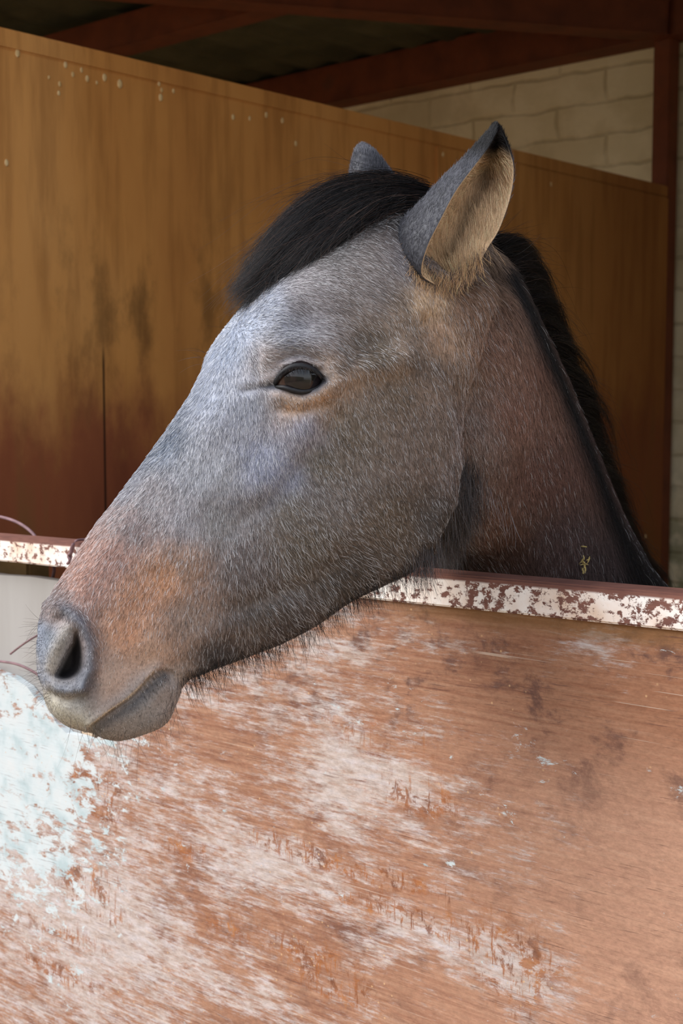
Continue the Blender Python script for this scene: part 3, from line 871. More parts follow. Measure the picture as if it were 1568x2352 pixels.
# ---- coat colours by place on the animal, some of the light's contrast put in
COAT = [
 (600, 700, 136, 140, 152), (520, 800, 134, 140, 154), (700, 690, 128, 122, 124), (850, 650, 118, 110, 108), (650, 775, 112, 112, 120),
 (620, 830, 136, 126, 124), (480, 900, 134, 138, 150), (560, 930, 136, 138, 148), (440, 1080, 140, 140, 146), (600, 1060, 124, 126, 140),
 (380, 1020, 92, 98, 110), (350, 1150, 136, 130, 132), (300, 1200, 128, 114, 112), (500, 1200, 124, 120, 120), (250, 1280, 148, 118, 108),
 (380, 1330, 160, 120, 92), (320, 1370, 158, 120, 96), (430, 1300, 140, 114, 98), (200, 1340, 150, 118, 106), (300, 1450, 172, 132, 106), (430, 1420, 138, 120, 110), (350, 1480, 164, 136, 118),
 (250, 1560, 160, 136, 122), (130, 1390, 112, 100, 98), (95, 1470, 92, 98, 108), (200, 1560, 84, 84, 90), (150, 1630, 146, 142, 136),
 (320, 1630, 124, 120, 118), (380, 1580, 130, 122, 118), (600, 1400, 96, 86, 80), (550, 1300, 106, 96, 93), (700, 1250, 97, 87, 78),
 (800, 1000, 102, 90, 79), (700, 985, 132, 130, 142), (640, 1085, 126, 128, 144), (795, 965, 110, 97, 85), (740, 1060, 98, 88, 78), (668, 1175, 102, 94, 88), (560, 740, 142, 148, 162), (500, 1080, 144, 144, 150), (430, 1190, 136, 132, 136), (900, 900, 106, 91, 79), (860, 815, 84, 73, 63), (790, 880, 142, 121, 106),
 (680, 930, 146, 126, 112), (740, 922, 140, 119, 104), (900, 1200, 93, 81, 71), (800, 1330, 76, 66, 59), (650, 1450, 78, 68, 64),
 (500, 1510, 68, 62, 61), (1000, 1000, 110, 96, 88), (1000, 1200, 76, 67, 62), (985, 690, 176, 150, 124), (1010, 780, 156, 130, 110),
 (940, 600, 112, 106, 108), (1080, 700, 128, 102, 86), (1150, 800, 122, 93, 80), (1200, 950, 120, 90, 79), (1250, 1100, 104, 76, 68),
 (1150, 1200, 102, 76, 66), (1300, 1250, 90, 72, 70), (1080, 1000, 122, 104, 98), (1350, 1300, 76, 64, 64), (1450, 1330, 40, 36, 38),
 (1040, 560, 120, 104, 92), (1180, 720, 116, 90, 78), (1330, 1050, 108, 80, 72), (760, 560, 96, 92, 92), (900, 480, 60, 56, 56),
 (1250, 820, 118, 86, 74), (1000, 860, 120, 102, 90), (1600, 1500, 48, 40, 38), (1300, 1700, 60, 46, 42),
]
CSTROKE = [  # coat and skin markings, plus groove shade and a muzzle highlight put into colour
 ([(640, 868), (660, 850), (690, 840), (722, 848), (746, 872)], 12, (36, 34, 36), 1.0),
 ([(616, 888), (652, 893), (694, 904), (730, 894), (746, 874)], 9, (70, 72, 80), 0.9),
 ([(600, 888), (628, 884)], 8, (60, 60, 66), 0.9),
 ([(660, 938), (705, 935), (750, 908)], 10, (166, 130, 100), 0.6),
 ([(150, 1404), (182, 1424), (204, 1475), (206, 1535), (180, 1580), (130, 1582)], 18, (84, 86, 94), 0.85),
 ([(92, 1440), (96, 1500), (104, 1560)], 13, (126, 132, 146), 0.7),  # bluish highlight on the muzzle edge, painted into the colour
 ([(152, 1450), (132, 1490), (116, 1530)], 18, (128, 122, 116), 0.9),
 ([(216, 1676), (256, 1652), (306, 1619), (346, 1580), (378, 1554)], 14, (66, 64, 66), 0.85),
 ([(205, 1668), (240, 1640), (290, 1606), (330, 1570), (352, 1544)], 2.4, (178, 160, 134), 0.75),
 ([(758, 862), (790, 840), (822, 814), (846, 800)], 15, (70, 60, 54), 0.6),  # shade in the groove behind the eye, painted into the colour
 ([(452, 890), (400, 975), (340, 1065), (285, 1140)], 20, (88, 94, 106), 0.5),
 ([(925, 690), (945, 760), (965, 850)], 24, (84, 74, 68), 0.6),
 ([(800, 880), (860, 862), (920, 850)], 20, (140, 118, 100), 0.5),
 ([(590, 812), (584, 842), (592, 866)], 9, (84, 84, 92), 0.5),  # shade in the hollow before the eye, painted as colour
 ([(610, 1150), (570, 1140), (540, 1160)], 20, (112, 112, 122), 0.5),
 ([(230, 1685), (290, 1680), (340, 1655)], 22, (104, 100, 98), 0.4),
 ([(1150, 610), (1205, 700), (1275, 860), (1342, 1020), (1402, 1180), (1460, 1310), (1560, 1400)], 26, (22, 20, 22), 1.0),
 ([(110, 1600), (150, 1648), (195, 1662)], 16, (160, 154, 138), 0.5),
]
_cp = np.array([(c[0], c[1]) for c in COAT], float); _cc = np.array([lin(c[2:]) for c in COAT])
COAT_GAIN = 1.5
def coat_color(px):
    out = np.empty((len(px), 3))
    for s in range(0, len(px), 60000):
        q = px[s:s + 60000]
        d2 = ((q[:, None, :] - _cp[None]) ** 2).sum(-1) + 300.0
        wt = d2 ** -1.7
        out[s:s + 60000] = (wt @ _cc) / wt.sum(1)[:, None]
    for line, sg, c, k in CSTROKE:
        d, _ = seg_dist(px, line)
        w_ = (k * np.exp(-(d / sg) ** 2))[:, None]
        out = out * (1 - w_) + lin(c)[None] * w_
    sh = poly_sd(px, NOS_HOLE)
    w_ = sm(sh, 4, -8)[:, None]
    out = out * (1 - w_) + lin((26, 24, 26))[None] * w_
    out = np.clip(out * COAT_GAIN, 0, 0.85)
    se = poly_sd(px, EYE_OPEN)
    w_ = sm(se, 2, -2)[:, None]
    return out * (1 - w_) + lin((24, 20, 20))[None] * w_

def mat_skin():
    m, nt, b = new_mat('horse_coat_skin', 0.55, 0.25); t = NT(nt)
    at = t.node('ShaderNodeAttribute', attribute_name='coat')
    n = t.noise(t.coord((1, 1, 1)), 420, 3, 0.7)
    n2 = t.noise(t.coord((1, 1, 1)), 60, 3, 0.6)
    f = t.math('ADD', t.math('MULTIPLY', n, 0.7), t.math('MULTIPLY', n2, 0.5))
    c = t.mix(1.0, at.outputs['Color'], t.ramp(f, [(0.35, W4(0.55)), (0.85, W4(1.25))]), 'MULTIPLY')
    t.L.new(c, b.inputs['Base Color'])
    t.L.new(t.bump(n, 0.25, 0.0006), b.inputs['Normal'])
    return m

def mat_hair(name, rough=0.45, spec=0.4, gain=1.0):
    m, nt, b = new_mat(name, rough, spec); t = NT(nt)
    at = t.node('ShaderNodeAttribute', attribute_name='strand')
    inf = t.node('ShaderNodeHairInfo')
    c = t.mix(1.0, at.outputs['Color'], t.ramp(inf.outputs['Intercept'], [(0.0, W4(0.7 * gain)), (1.0, W4(1.15 * gain))]), 'MULTIPLY')
    t.L.new(c, b.inputs['Base Color'])
    return m
M_SKIN = mat_skin(); M_FUR = mat_hair('short_coat_hair', 0.5, 0.3); M_BLACK = mat_hair('black_long_hair', 0.42, 0.28)

# ---- ears: leaf-shaped cups
def ear_geo(rows, K=40, J=34, thick=0.0045):
    """rows: (pixels + depths) of near rim, outer bulge, back, far rim, from base to tip; a closed double-walled cup"""
    R = np.array([[cam_pt(*p) for p in r] for r in rows])           # (rows, 4, 3)
    R = catmull(R.reshape(len(R), -1), K).reshape(K, R.shape[1], 3)
    S = np.array([catmull(R[k], J) for k in range(K)])              # (K, J, 3)
    du = np.gradient(S, axis=0); dv = np.gradient(S, axis=1)
    n = np.cross(du, dv); n /= np.linalg.norm(n, axis=2)[..., None] + 1e-12
    cen = S.mean(axis=1, keepdims=True)
    if (n * (S - cen)).sum() < 0: n = -n                            # outward = away from the cup's hollow
    edge = np.sin(np.linspace(0, math.pi, J)) ** 0.5
    th = thick * (0.25 + 0.75 * edge)[None, :, None] * np.linspace(1.3, 0.7, K)[:, None, None]
    O, I = S + n * th * 0.5, S - n * th * 0.5
    V = np.concatenate([O.reshape(-1, 3), I.reshape(-1, 3)]); off = K * J
    f = []
    for k in range(K - 1):
        for j in range(J - 1):
            a = k * J + j
            f.append((a, a + 1, a + J + 1, a + J)); f.append((off + a, off + a + J, off + a + J + 1, off + a + 1))
        for j in (0, J - 1):
            a = k * J + j; q = (a, a + J, off + a + J, off + a); f.append(q if j == 0 else q[::-1])
    for j in range(J - 1):
        for k in (0, K - 1):
            a = k * J + j; q = (a, off + a, off + a + 1, a + 1); f.append(q if k == 0 else q[::-1])
    inner = np.concatenate([np.zeros(off, bool), np.ones(off, bool)])
    return V, f, inner, I, -n
NEAR_EAR = [  # near rim, front bulge, back, far rim
 [(1000, 655, 1.300), (950, 630, 1.325), (1020, 640, 1.335), (1062, 646, 1.315)],
 [(968, 628, 1.287), (898, 560, 1.325), (1020, 585, 1.335), (1092, 615, 1.310)],
 [(980, 570, 1.278), (930, 508, 1.320), (1050, 520, 1.345), (1122, 566, 1.315)],
 [(1010, 508, 1.278), (968, 470, 1.320), (1070, 460, 1.360), (1148, 522, 1.320)],
 [(1046, 440, 1.284), (1020, 412, 1.322), (1105, 400, 1.382), (1172, 450, 1.330)],
 [(1088, 383, 1.292), (1072, 362, 1.322), (1130, 360, 1.368), (1179, 390, 1.332)],
 [(1122, 338, 1.304), (1108, 322, 1.324), (1145, 330, 1.352), (1170, 348, 1.334)],
 [(1139, 306, 1.318), (1130, 298, 1.326), (1142, 300, 1.338), (1154, 308, 1.332)],
 [(1140, 297, 1.324), (1136, 293, 1.327), (1139, 293, 1.332), (1144, 297, 1.330)],
]
FAR_EAR = [
 [(965, 530, 1.450), (920, 520, 1.415), (850, 525, 1.415), (830, 540, 1.465)],
 [(945, 455, 1.470), (890, 440, 1.440), (815, 450, 1.435), (800, 470, 1.480)],
 [(925, 428, 1.472), (868, 405, 1.436), (812, 415, 1.436), (806, 430, 1.480)],
 [(905, 402, 1.472), (862, 375, 1.436), (814, 380, 1.440), (812, 388, 1.478)],
 [(882, 374, 1.470), (852, 350, 1.440), (820, 353, 1.444), (818, 357, 1.472)],
 [(860, 350, 1.464), (842, 340, 1.448), (823, 343, 1.450), (823, 346, 1.466)],
 [(843, 339, 1.460), (836, 336, 1.452), (828, 338, 1.452), (830, 340, 1.462)],
]
NEAR_EAR = [[(x, y, d - 0.022) for x, y, d in r] for r in NEAR_EAR]
ear_parts = [ear_geo(NEAR_EAR), ear_geo(FAR_EAR)]

# ---- coarse trunk and legs behind the door
def trunk_geo():
    BX = -0.74
    rows = [(1.70, 1.02, .70, .10), (1.80, 1.12, .64, .17), (1.98, 1.22, .58, .21), (2.2, 1.24, .55, .24), (2.5, 1.20, .53, .28), (2.8, 1.20, .56, .28), (3.05, 1.23, .62, .26), (3.25, 1.17, .72, .20), (3.36, 1.02, .82, .08)]
    R = catmull(np.array(rows), 50); th = np.linspace(0, 2 * math.pi, 48, endpoint=False)
    P = np.array([[(BX + r[3] * np.sin(a), r[0], (r[1] + r[2]) / 2 + (r[1] - r[2]) / 2 * np.cos(a)) for a in th] for r in R])
    geos = [(P.reshape(-1, 3), loft_faces(50, 48))]
    for y, hind in ((1.93, 0), (3.12, 1)):
        for s in (-1, 1):
            x = BX + s * 0.13; h = hind
            pts = [(x, y, .85), (x, y - .02 + .02 * h, .62), (x, y + .05 * h, .46), (x, y + .13 * h, .38), (x, y + .10 * h, .24), (x, y + .08 * h, .12), (x, y - .03 + .08 * h, .06), (x, y - .05 + .08 * h, .002)]
            rad = [.11, .085 + .02 * h, .055, .042, .029, .036, .038, .05]
            geos.append(tube_geo(catmull(pts, 40), catmull(rad, 40)[:, 0], 16))
    me = remesh(geos, 0.014)
    v = laplace(get_v(me), get_e(me), 3)
    f = [tuple(p.vertices) for p in me.polygons]
    bpy.data.meshes.remove(me)
    return v, f

# ---- one mesh for the whole animal
def join_body():
    f = [tuple(p.vertices) for p in body_me.polygons]
    V = [c2w(Vh)]; F = list(f); off = len(Vh)
    px, t = near_pixel(Vh)
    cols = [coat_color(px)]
    for k, (v, fc, inner, I, nn) in enumerate(ear_parts):
        V.append(c2w(v)); F += [tuple(i + off for i in q) for q in fc]; off += len(v)
        q = proj(v)
        tip = sm(q[:, 1], 385, 335)[:, None] if k == 0 else np.zeros((len(v), 1))
        ci = lin((224, 188, 148)); co = lin((70, 70, 76)); ct = lin((30, 28, 30))
        c = np.where(inner[:, None], ci[None] * (1 - tip) + ct * tip, co[None] * (1 - tip) + ct * tip)
        if k == 0:
            dd, _ = seg_dist(q, [(1030, 600), (1075, 500), (1120, 420)])
            w_ = (0.65 * np.exp(-(dd / 16) ** 2) * inner)[:, None]
            c = c * (1 - w_) + lin((92, 70, 54)) * w_  # shadow down the middle of the ear cup, put into the colour
        cols.append(c)
    tv, tf = trunk_geo()
    V.append(tv); F += [tuple(i + off for i in q) for q in tf]; off += len(tv)
    zz = tv[:, 2]
    c = np.where((zz < 0.5)[:, None], lin((30, 26, 26))[None], lin((70, 50, 44))[None]) + 0 * tv
    cols.append(c)
    # lids: folds of skin laid on the eyeball
    for pl, ra in LIDS:
        v, fc = tube_geo(pl, ra, 12)
        V.append(c2w(v)); F += [tuple(i + off for i in q) for q in fc]; off += len(v)
        cols.append(np.tile(lin((34, 33, 36)), (len(v), 1)))
    V = np.concatenate(V); cols = np.concatenate(cols)
    o = mesh_obj('horse', V, F, M_SKIN, smooth=True)
    at = o.data.color_attributes.new('coat', 'FLOAT_COLOR', 'POINT')
    at.data.foreach_set('color', np.concatenate([cols, np.ones((len(cols), 1))], 1).ravel())
    return o

# ---- eyes
EYE_R = 0.0235
ed = depth_at(690, 800, 3); ed2 = depth_at(690, 935, 3)
eye_d = (ed + ed2) / 2 + 0.0185
EC = cam_pt(688, 872, eye_d)
def on_eye(x, y, R):
    dv = np.array([(x - 784) / FPX, -(y - 1176) / FPX, 1.0])
    a = dv @ dv; b_ = -2 * dv @ EC; c = EC @ EC - R * R
    D = b_ * b_ - 4 * a * c
    if D <= 0:
        s = (dv @ EC) / a; return dv * s
    return dv * ((-b_ - math.sqrt(D)) / (2 * a))
def lid(line, r0, n=40):
    L = catmull(np.array(line, float), n)
    pts = np.array([on_eye(x, y, EYE_R + 0.0012) for x, y in L])
    rr = r0 * (0.45 + 0.55 * np.sin(np.linspace(0.12, math.pi - 0.12, n)) ** 0.7)
    return pts, rr
LIDS = []
for line, r0 in ((LID_UP, 0.0030), (LID_LO, 0.0021)):
    p, r = lid(line, r0); LIDS.append((p, r))
    H = c2h(p); LIDS.append((h2c(H[:, 0], H[:, 1], -H[:, 2]), r))

horse = join_body()
tag(horse, 'brown roan horse with black forelock and mane, head hung over the stable door', 'horse')

def mat_eye():
    m, nt, b = new_mat('horse_eye', 0.25, 0.1); t = NT(nt)
    X = xyz_of(t)
    r = t.math('SQRT', t.math('ADD', t.math('POWER', X[0], 2.0), t.math('POWER', X[1], 2.0)))
    px_ = t.math('SQRT', t.math('ADD', t.math('POWER', t.math('DIVIDE', X[0], 1.9), 2.0), t.math('POWER', X[1], 2.0)))
    n = t.noise(t.coord(), 300, 4)
    iris = t.ramp(n, [(0.3, C4(16, 11, 13)), (0.7, C4(32, 23, 25))])
    c = t.mix(t.sstep(px_, 0.0056, 0.0044), iris, C4(8, 8, 12))
    c = t.mix(t.sstep(r, 0.0172, 0.0186), c, C4(60, 40, 34))
    t.L.new(c, b.inputs['Base Color'])
    b.inputs['Coat Weight'].default_value = 1.0; b.inputs['Coat IOR'].default_value = 1.45; b.inputs['Coat Roughness'].default_value = 0.02
    return m
M_EYE = mat_eye()
def eyeball(c, look):
    bm = bmesh.new(); bmesh.ops.create_uvsphere(bm, u_segments=64, v_segments=40, radius=EYE_R)
    for v in bm.verts:                           # the cornea stands proud of the ball
        th_ = math.acos(max(-1, min(1, v.co.z / v.co.length)))
        if th_ < 0.87: v.co *= 1 + 0.0026 / EYE_R * (1 - (th_ / 0.87) ** 2) ** 2
    o = bm_obj('eye', bm, M_EYE, horse, smooth=True)
    o.location = c2w(c[None])[0]
    d = Vector((look[0] * RIGHT + look[1] * UPV + look[2] * FWD))
    o.rotation_euler = d.to_track_quat('Z', 'Y').to_euler()
    return o
nl = HN * 0.93 + HH * 0.10; eyeball(EC, nl / np.linalg.norm(nl))['label'] = 'dark glossy eye between black lids'
He = c2h(EC[None]); ECf = h2c(He[:, 0], He[:, 1], -He[:, 2])[0]
fl_ = -HN * 0.93 + HH * 0.30; eyeball(ECf, fl_ / np.linalg.norm(fl_))

# ---- hair
def hair_obj(name, pts, rad, col, mat, label=None, taper=0.25):
    """pts (N, K, 3) camera frame"""
    N_, K = pts.shape[:2]
    cu = bpy.data.hair_curves.new(name)
    cu.add_curves([K] * N_)
    cu.position_data.foreach_set('vector', c2w(pts.reshape(-1, 3)).astype(np.float32).ravel())
    s = np.linspace(0, 1, K)
    prof = np.clip(1 - (1 - taper) * s ** 1.6, 0.05, 1)
    r = (np.broadcast_to(rad, (N_,))[:, None] * prof[None]).astype(np.float32)
    a = cu.attributes.get('radius') or cu.attributes.new('radius', 'FLOAT', 'POINT')
    a.data.foreach_set('value', r.ravel())
    a = cu.attributes.new('strand', 'FLOAT_COLOR', 'CURVE')
    a.data.foreach_set('color', np.concatenate([col, np.ones((N_, 1))], 1).astype(np.float32).ravel())
    cu.materials.append(mat)
    o = bpy.data.objects.new(name, cu); COL.objects.link(o); o.parent = horse
    o['kind'] = 'stuff'
    if label: o['label'] = label
    return o

FLOW = [  # how the coat lies, in picture directions on the near side
 (600, 720, .85, .25), (520, 820, .25, .8), (450, 950, -.25, .95), (350, 1120, -.4, .92), (250, 1280, -.4, .92), (300, 1450, -.35, .93), (180, 1600, -.1, 1),
 (420, 1350, -.3, .95), (330, 1620, .3, .9), (560, 1000, -.1, 1), (560, 1250, .1, 1), (500, 1450, .15, 1), (650, 1400, .6, .8), (700, 1200, .5, .86), (700, 1000, .2, .98),
 (800, 1050, .4, .92), (850, 1250, .75, .66), (800, 900, .25, .97), (950, 1150, .5, .87), (950, 1000, .35, .94), (1000, 800, .2, .98), (990, 690, .1, 1),
 (850, 660, .8, .45), (750, 720, .9, .4), (650, 800, .6, -.1), (700, 940, .3, .95), (900, 560, .6, .5), (1080, 700, .35, .94), (1150, 850, .4, .9), (1200, 1050, .4, .9), (1250, 1200, .5, .85),
 (1100, 1100, .15, 1), (1080, 1250, .5, .85), (880, 830, .5, .86), (1350, 1250, .4, .9), (770, 830, .7, .5)]
_fp = np.array([(q[0], q[1]) for q in FLOW], float); _fd = np.array([(q[2], q[3]) for q in FLOW], float)
def flow(px):
    out = np.empty((len(px), 2))
    for s in range(0, len(px), 60000):
        d2 = ((px[s:s + 60000, None] - _fp[None]) ** 2).sum(-1) + 900
        w_ = d2 ** -1.6; out[s:s + 60000] = (w_ @ _fd) / w_.sum(1)[:, None]
    return out / (np.linalg.norm(out, axis=1)[:, None] + 1e-9)

def tri_arrays(me):
    me.calc_loop_triangles()
    a = np.empty(len(me.loop_triangles) * 3, int); me.loop_triangles.foreach_get('vertices', a); return a.reshape(-1, 3)

def unit(v): return v / (np.linalg.norm(v, axis=-1, keepdims=True) + 1e-12)

def grow_coat(N_):
    T = tri_arrays(body_me); V = get_v(body_me); Nn = get_n(body_me)
    A, B_, C_ = V[T[:, 0]], V[T[:, 1]], V[T[:, 2]]
    fn = np.cross(B_ - A, C_ - A); area = np.linalg.norm(fn, axis=1) / 2
    cen = (A + B_ + C_) / 3
    nrm = unit(Nn[T].mean(1))
    view = -unit(cen)
    wgt = area * np.where((nrm * view).sum(1) > -0.15, 1.0, 0.22)
    pc = proj(cen)
    wgt *= np.where((pc[:, 1] > 1480) & (pc[:, 0] > 900), 0.1, 1.0)
    idx = rng.choice(len(T), N_, p=wgt / wgt.sum())
    r1, r2 = rng.random(N_), rng.random(N_); s = np.sqrt(r1)
    bc = np.stack([1 - s, s * (1 - r2), s * r2], -1)
    P = (V[T[idx]] * bc[..., None]).sum(1); N = unit((Nn[T[idx]] * bc[..., None]).sum(1))
    px, t = near_pixel(P)
    sd_e, sd_n = poly_sd(px, EYE_OPEN), poly_sd(px, NOS_HOLE)
    dm, _ = seg_dist(px, MOUTH)
    keep = (sd_e > 10) & (sd_n > 0) & (dm > 4)
    P, N, px, t, sd_e = P[keep], N[keep], px[keep], t[keep], sd_e[keep]
    n = len(P)
    fl = flow(px)
    jit = rng.normal(0, 0.22, n); ca, sa = np.cos(jit), np.sin(jit)
    fl = np.stack([fl[:, 0] * ca - fl[:, 1] * sa, fl[:, 0] * sa + fl[:, 1] * ca], -1)
    # tangent on the near side; mirrored for the far side
    sgn = np.where(t < 0, -1.0, 1.0)
    Nh = np.stack([N @ HH, N @ HB, (N @ HN) * sgn], -1)
    D = np.stack([fl[:, 0], -fl[:, 1], np.zeros(n)], -1)
    Dh = np.stack([D @ HH, D @ HB, D @ HN], -1)
    Dh = unit(Dh - (Dh * Nh).sum(1, keepdims=True) * Nh)
    Dh[:, 2] *= sgn
    Tn = Dh[:, 0:1] * HH + Dh[:, 1:2] * HB + Dh[:, 2:3] * HN
    # length in mm
    L = np.full(n, 5.8)
    muz = sm(seg_dist(px, [(100, 1500), (200, 1600), (330, 1600)])[0], 170, 60)
    L = L * (1 - 0.55 * muz)
    L *= 1 - 0.5 * sm(sd_e, 60, 10)
    L *= 1 + 0.5 * sm(px[:, 0], 950, 1100) + 0.5 * sm(px[:, 1], 1180, 1330) * sm(px[:, 0], 450, 600)
    crest = sm(seg_dist(px, [(n_[0], n_[1]) for n_ in NECK])[0], 50, 15)
    L *= (1 + 1.6 * crest) * rng.uniform(0.6, 1.25, n) / 1000
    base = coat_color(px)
    # clumped tone plus scattered white hairs of a roan coat
    tone = rng.lognormal(0, 0.28, n)
    col = base * tone[:, None]
    pw = 0.10 + 0.16 * sm(px[:, 0], 1000, 600) * sm(px[:, 1], 1500, 1100)
    pw = pw * (1 - 0.75 * sm(px[:, 0], 1080, 1180)) * (1 - 0.6 * sm(seg_dist(px, [(100, 1450), (200, 1620), (330, 1640)])[0], 90, 40))
    wh = rng.random(n) < pw * (1 - crest)
    col[wh] = col[wh] * 0.45 + np.array([0.56, 0.56, 0.58]) * rng.uniform(0.5, 1.1, wh.sum())[:, None]
    dk = rng.random(n) < 0.18
    col[dk & ~wh] *= 0.45
    L[wh] *= 1.15
    lift0 = np.radians(rng.uniform(10, 30, n)); K = 4
    pts = np.empty((n, K, 3)); pts[:, 0] = P - N * 0.0004
    for k in range(1, K):
        a = lift0 * (1 - 0.42 * (k - 1))
        pts[:, k] = pts[:, k - 1] + (Tn * np.cos(a)[:, None] + N * np.sin(a)[:, None]) * (L / (K - 1))[:, None]
    rad = np.where(wh, 0.00016, 0.000155) * rng.uniform(0.8, 1.2, n)
    hair_obj('coat_hair', pts, rad, np.clip(col, 0, 1), M_FUR)

N_COAT = 460000
grow_coat(N_COAT)

# ---- bundles of long hair between guide curves
def bundle(guides, N_, K=12, spread=0.004, frizz=0.003, lenvar=(0.75, 1.0), seed=1, clump=0, parts=1):
    """guides (G, Q, 3) ordered across the lock; strands interpolate between neighbouring guides"""
    g = np.random.default_rng(seed)
    G = np.array([catmull(np.asarray(q, float), 40) for q in guides])
    n = N_
    u = g.random(n); cl = np.zeros(n, int)
    if clump:
        cl = g.integers(0, clump, n); cu_ = g.random(clump)
        u = np.clip(cu_[cl] + (u - 0.5) * 1.6 / clump, 0, 0.9999)
    u = u * (len(G) - 1); i = np.clip(u.astype(int), 0, len(G) - 2); f = (u - i)[:, None, None]
    L = G[i] * (1 - f) + G[i + 1] * f
    le = g.uniform(*lenvar, n)
    st = g.random(n) * 0.18
    x = (st[:, None] + (le - st)[:, None] * np.linspace(0, 1, K)[None]) * 39
    a = np.clip(x.astype(int), 0, 38); fr = (x - a)[..., None]
    rows = np.arange(n)[:, None]
    P = L[rows, a] * (1 - fr) + L[rows, a + 1] * fr
    s = np.linspace(0, 1, K)[None, :, None]
    P += g.normal(0, spread, (n, 1, 3)) * (1.0 - 0.6 * s if clump else 0.4 + 0.6 * s)
    if clump:
        off = g.normal(0, spread * 1.7, (clump, 1, 3)); P += off[cl] * (0.4 + 0.6 * s)
        cw = np.sin(g.uniform(0, 6.28, (clump, 1, 3)) + g.uniform(3, 7, (clump, 1, 3)) * s[:1]) * frizz; P += cw[cl] * s
        P *= 1 + (g.normal(0, 0.0, (n, 1, 1)))
    ph = g.uniform(0, 6.28, (n, 1, 3)); fq = g.uniform(3, 7, (n, 1, 3))
    P += np.sin(ph + fq * s) * frizz * s * g.uniform(0.1, 0.8, (n, 1, 1))
    fly = g.random(n) < 0.12
    P[fly] += g.normal(0, spread * 3.5, (fly.sum(), 1, 3)) * s ** 1.5
    return P

def sag3(x, y, t, lift=0.0):                       # a point of the head given by its pixel at lateral offset t
    ab = sag(x, y, t); return h2c(ab[..., 0], ab[..., 1], np.asarray(t, float))

def dark_cols(n, lo=(10, 9, 10), hi=(44, 38, 40), seed=3, brown=0.1):
    g = np.random.default_rng(seed)
    f = g.random((n, 1)) ** 1.6
    c = lin(lo)[None] * (1 - f) + lin(hi)[None] * f
    b_ = g.random(n) < brown
    c[b_] = lin((86, 66, 58)) * g.uniform(0.5, 1.1, (b_.sum(), 1))
    return c

fore_guides = []
for (pts, t0, t1) in [
  ([(985, 442), (930, 424), (880, 418), (820, 424), (755, 442), (700, 477), (655, 522), (615, 570), (580, 616), (548, 664)], -.030, -.045),
  ([(985, 450), (930, 436), (870, 434), (805, 448), (745, 474), (690, 517), (640, 568), (600, 617), (565, 658), (540, 690)], -.015, -.025),
  ([(990, 455), (935, 445), (870, 445), (805, 465), (745, 500), (690, 548), (645, 600), (605, 645), (575, 678), (552, 700)], .000, -.005),
  ([(985, 470), (930, 468), (870, 474), (810, 498), (755, 540), (712, 582), (676, 622), (650, 652), (626, 678), (610, 696)], .015, .015),
  ([(968, 480), (920, 484), (872, 496), (828, 520), (790, 548), (760, 576), (736, 602), (716, 628), (700, 648), (686, 668)], .028, .030)]:
    k = len(pts)
    fore_guides.append([sag3(x, y, t0 + (t1 - t0) * i / (k - 1) + 0.012 * math.sin(math.pi * i / (k - 1))) for i, (x, y) in enumerate(pts)])
P = np.concatenate([bundle(fore_guides, 9500, 14, 0.0035, 0.007, (0.4, 1.03), 5, clump=210), bundle(fore_guides, 1600, 14, 0.0075, 0.013, (0.35, 1.08), 6)])
low_guides = [[sag3(x, y, t_) for x, y in pts] for pts, t_ in [
  ([(930, 470), (880, 488), (835, 512), (798, 542), (772, 572)], .034), ([(880, 485), (830, 512), (785, 546), (750, 580), (728, 610)], .033), ([(820, 508), (772, 545), (732, 585), (702, 624), (682, 656)], .030),
  ([(770, 545), (728, 585), (692, 622), (664, 655), (646, 682)], .026), ([(710, 590), (672, 628), (642, 660), (618, 688), (602, 706)], .020), ([(650, 630), (618, 658), (592, 682), (570, 702), (556, 716)], .012)]]
P = np.concatenate([P, bundle(low_guides, 1700, 14, 0.0055, 0.007, (0.4, 1.05), 7, clump=90)])
hair_obj('forelock', P, 0.00015, dark_cols(len(P), (8, 7, 8), (40, 35, 36), 5, 0.12), M_BLACK, 'black forelock falling over the forehead')

# mane: rises from the crest and falls to the far side
mane_guides = []
ME = catmull(np.array([(1085, 560), (1122, 625), (1162, 692), (1208, 772), (1258, 880), (1306, 990), (1338, 1080), (1364, 1170), (1384, 1250), (1402, 1330), (1415, 1400), (1440, 1480)], float), 100)
MO = catmull(np.array([(1120, 470), (1172, 522), (1212, 590), (1252, 665), (1296, 780), (1340, 890), (1372, 985), (1402, 1075), (1430, 1170), (1466, 1262), (1530, 1340), (1590, 1400)], float), 100)
MD = catmull(np.array([1.400, 1.425, 1.450, 1.485, 1.535, 1.592, 1.645, 1.705, 1.765, 1.84, 1.92, 2.0]), 100)[:, 0]
for k in range(0, 76, 2):
    at_ = lambda j, w_, dd: cam_pt(*(ME[min(j, 99)] * (1 - w_) + MO[min(j, 99)] * w_), MD[min(j, 99)] + dd)
    mane_guides.append([at_(k, -0.12, -0.016), at_(k + 2, 0.25, -0.012), at_(k + 6, 0.65, 0.0), at_(k + 11, 0.95, 0.022), at_(k + 16, 0.98, 0.05), at_(k + 22, 0.75, 0.075)])
P = bundle(mane_guides, 14000, 10, 0.0035, 0.004, (0.35, 1.0), 9, clump=260)
hair_obj('mane', P, 0.00017, dark_cols(len(P), seed=9, brown=0.04), M_BLACK, 'black mane along the crest of the neck')

# ---- ear hair, beard, jaw fringe, whiskers
def tuft(roots, dirs, L, K=6, droop=0.0, seed=1, curl=0.12):
    g = np.random.default_rng(seed); n = len(roots)
    P = np.empty((n, K, 3)); P[:, 0] = roots; d = unit(dirs)
    b_ = g.normal(0, curl, (n, 3))
    for k in range(1, K):
        d = unit(d + b_ / K + np.array([0, -droop / K, 0]))
        P[:, k] = P[:, k - 1] + d * (L / (K - 1))[:, None]
    return P

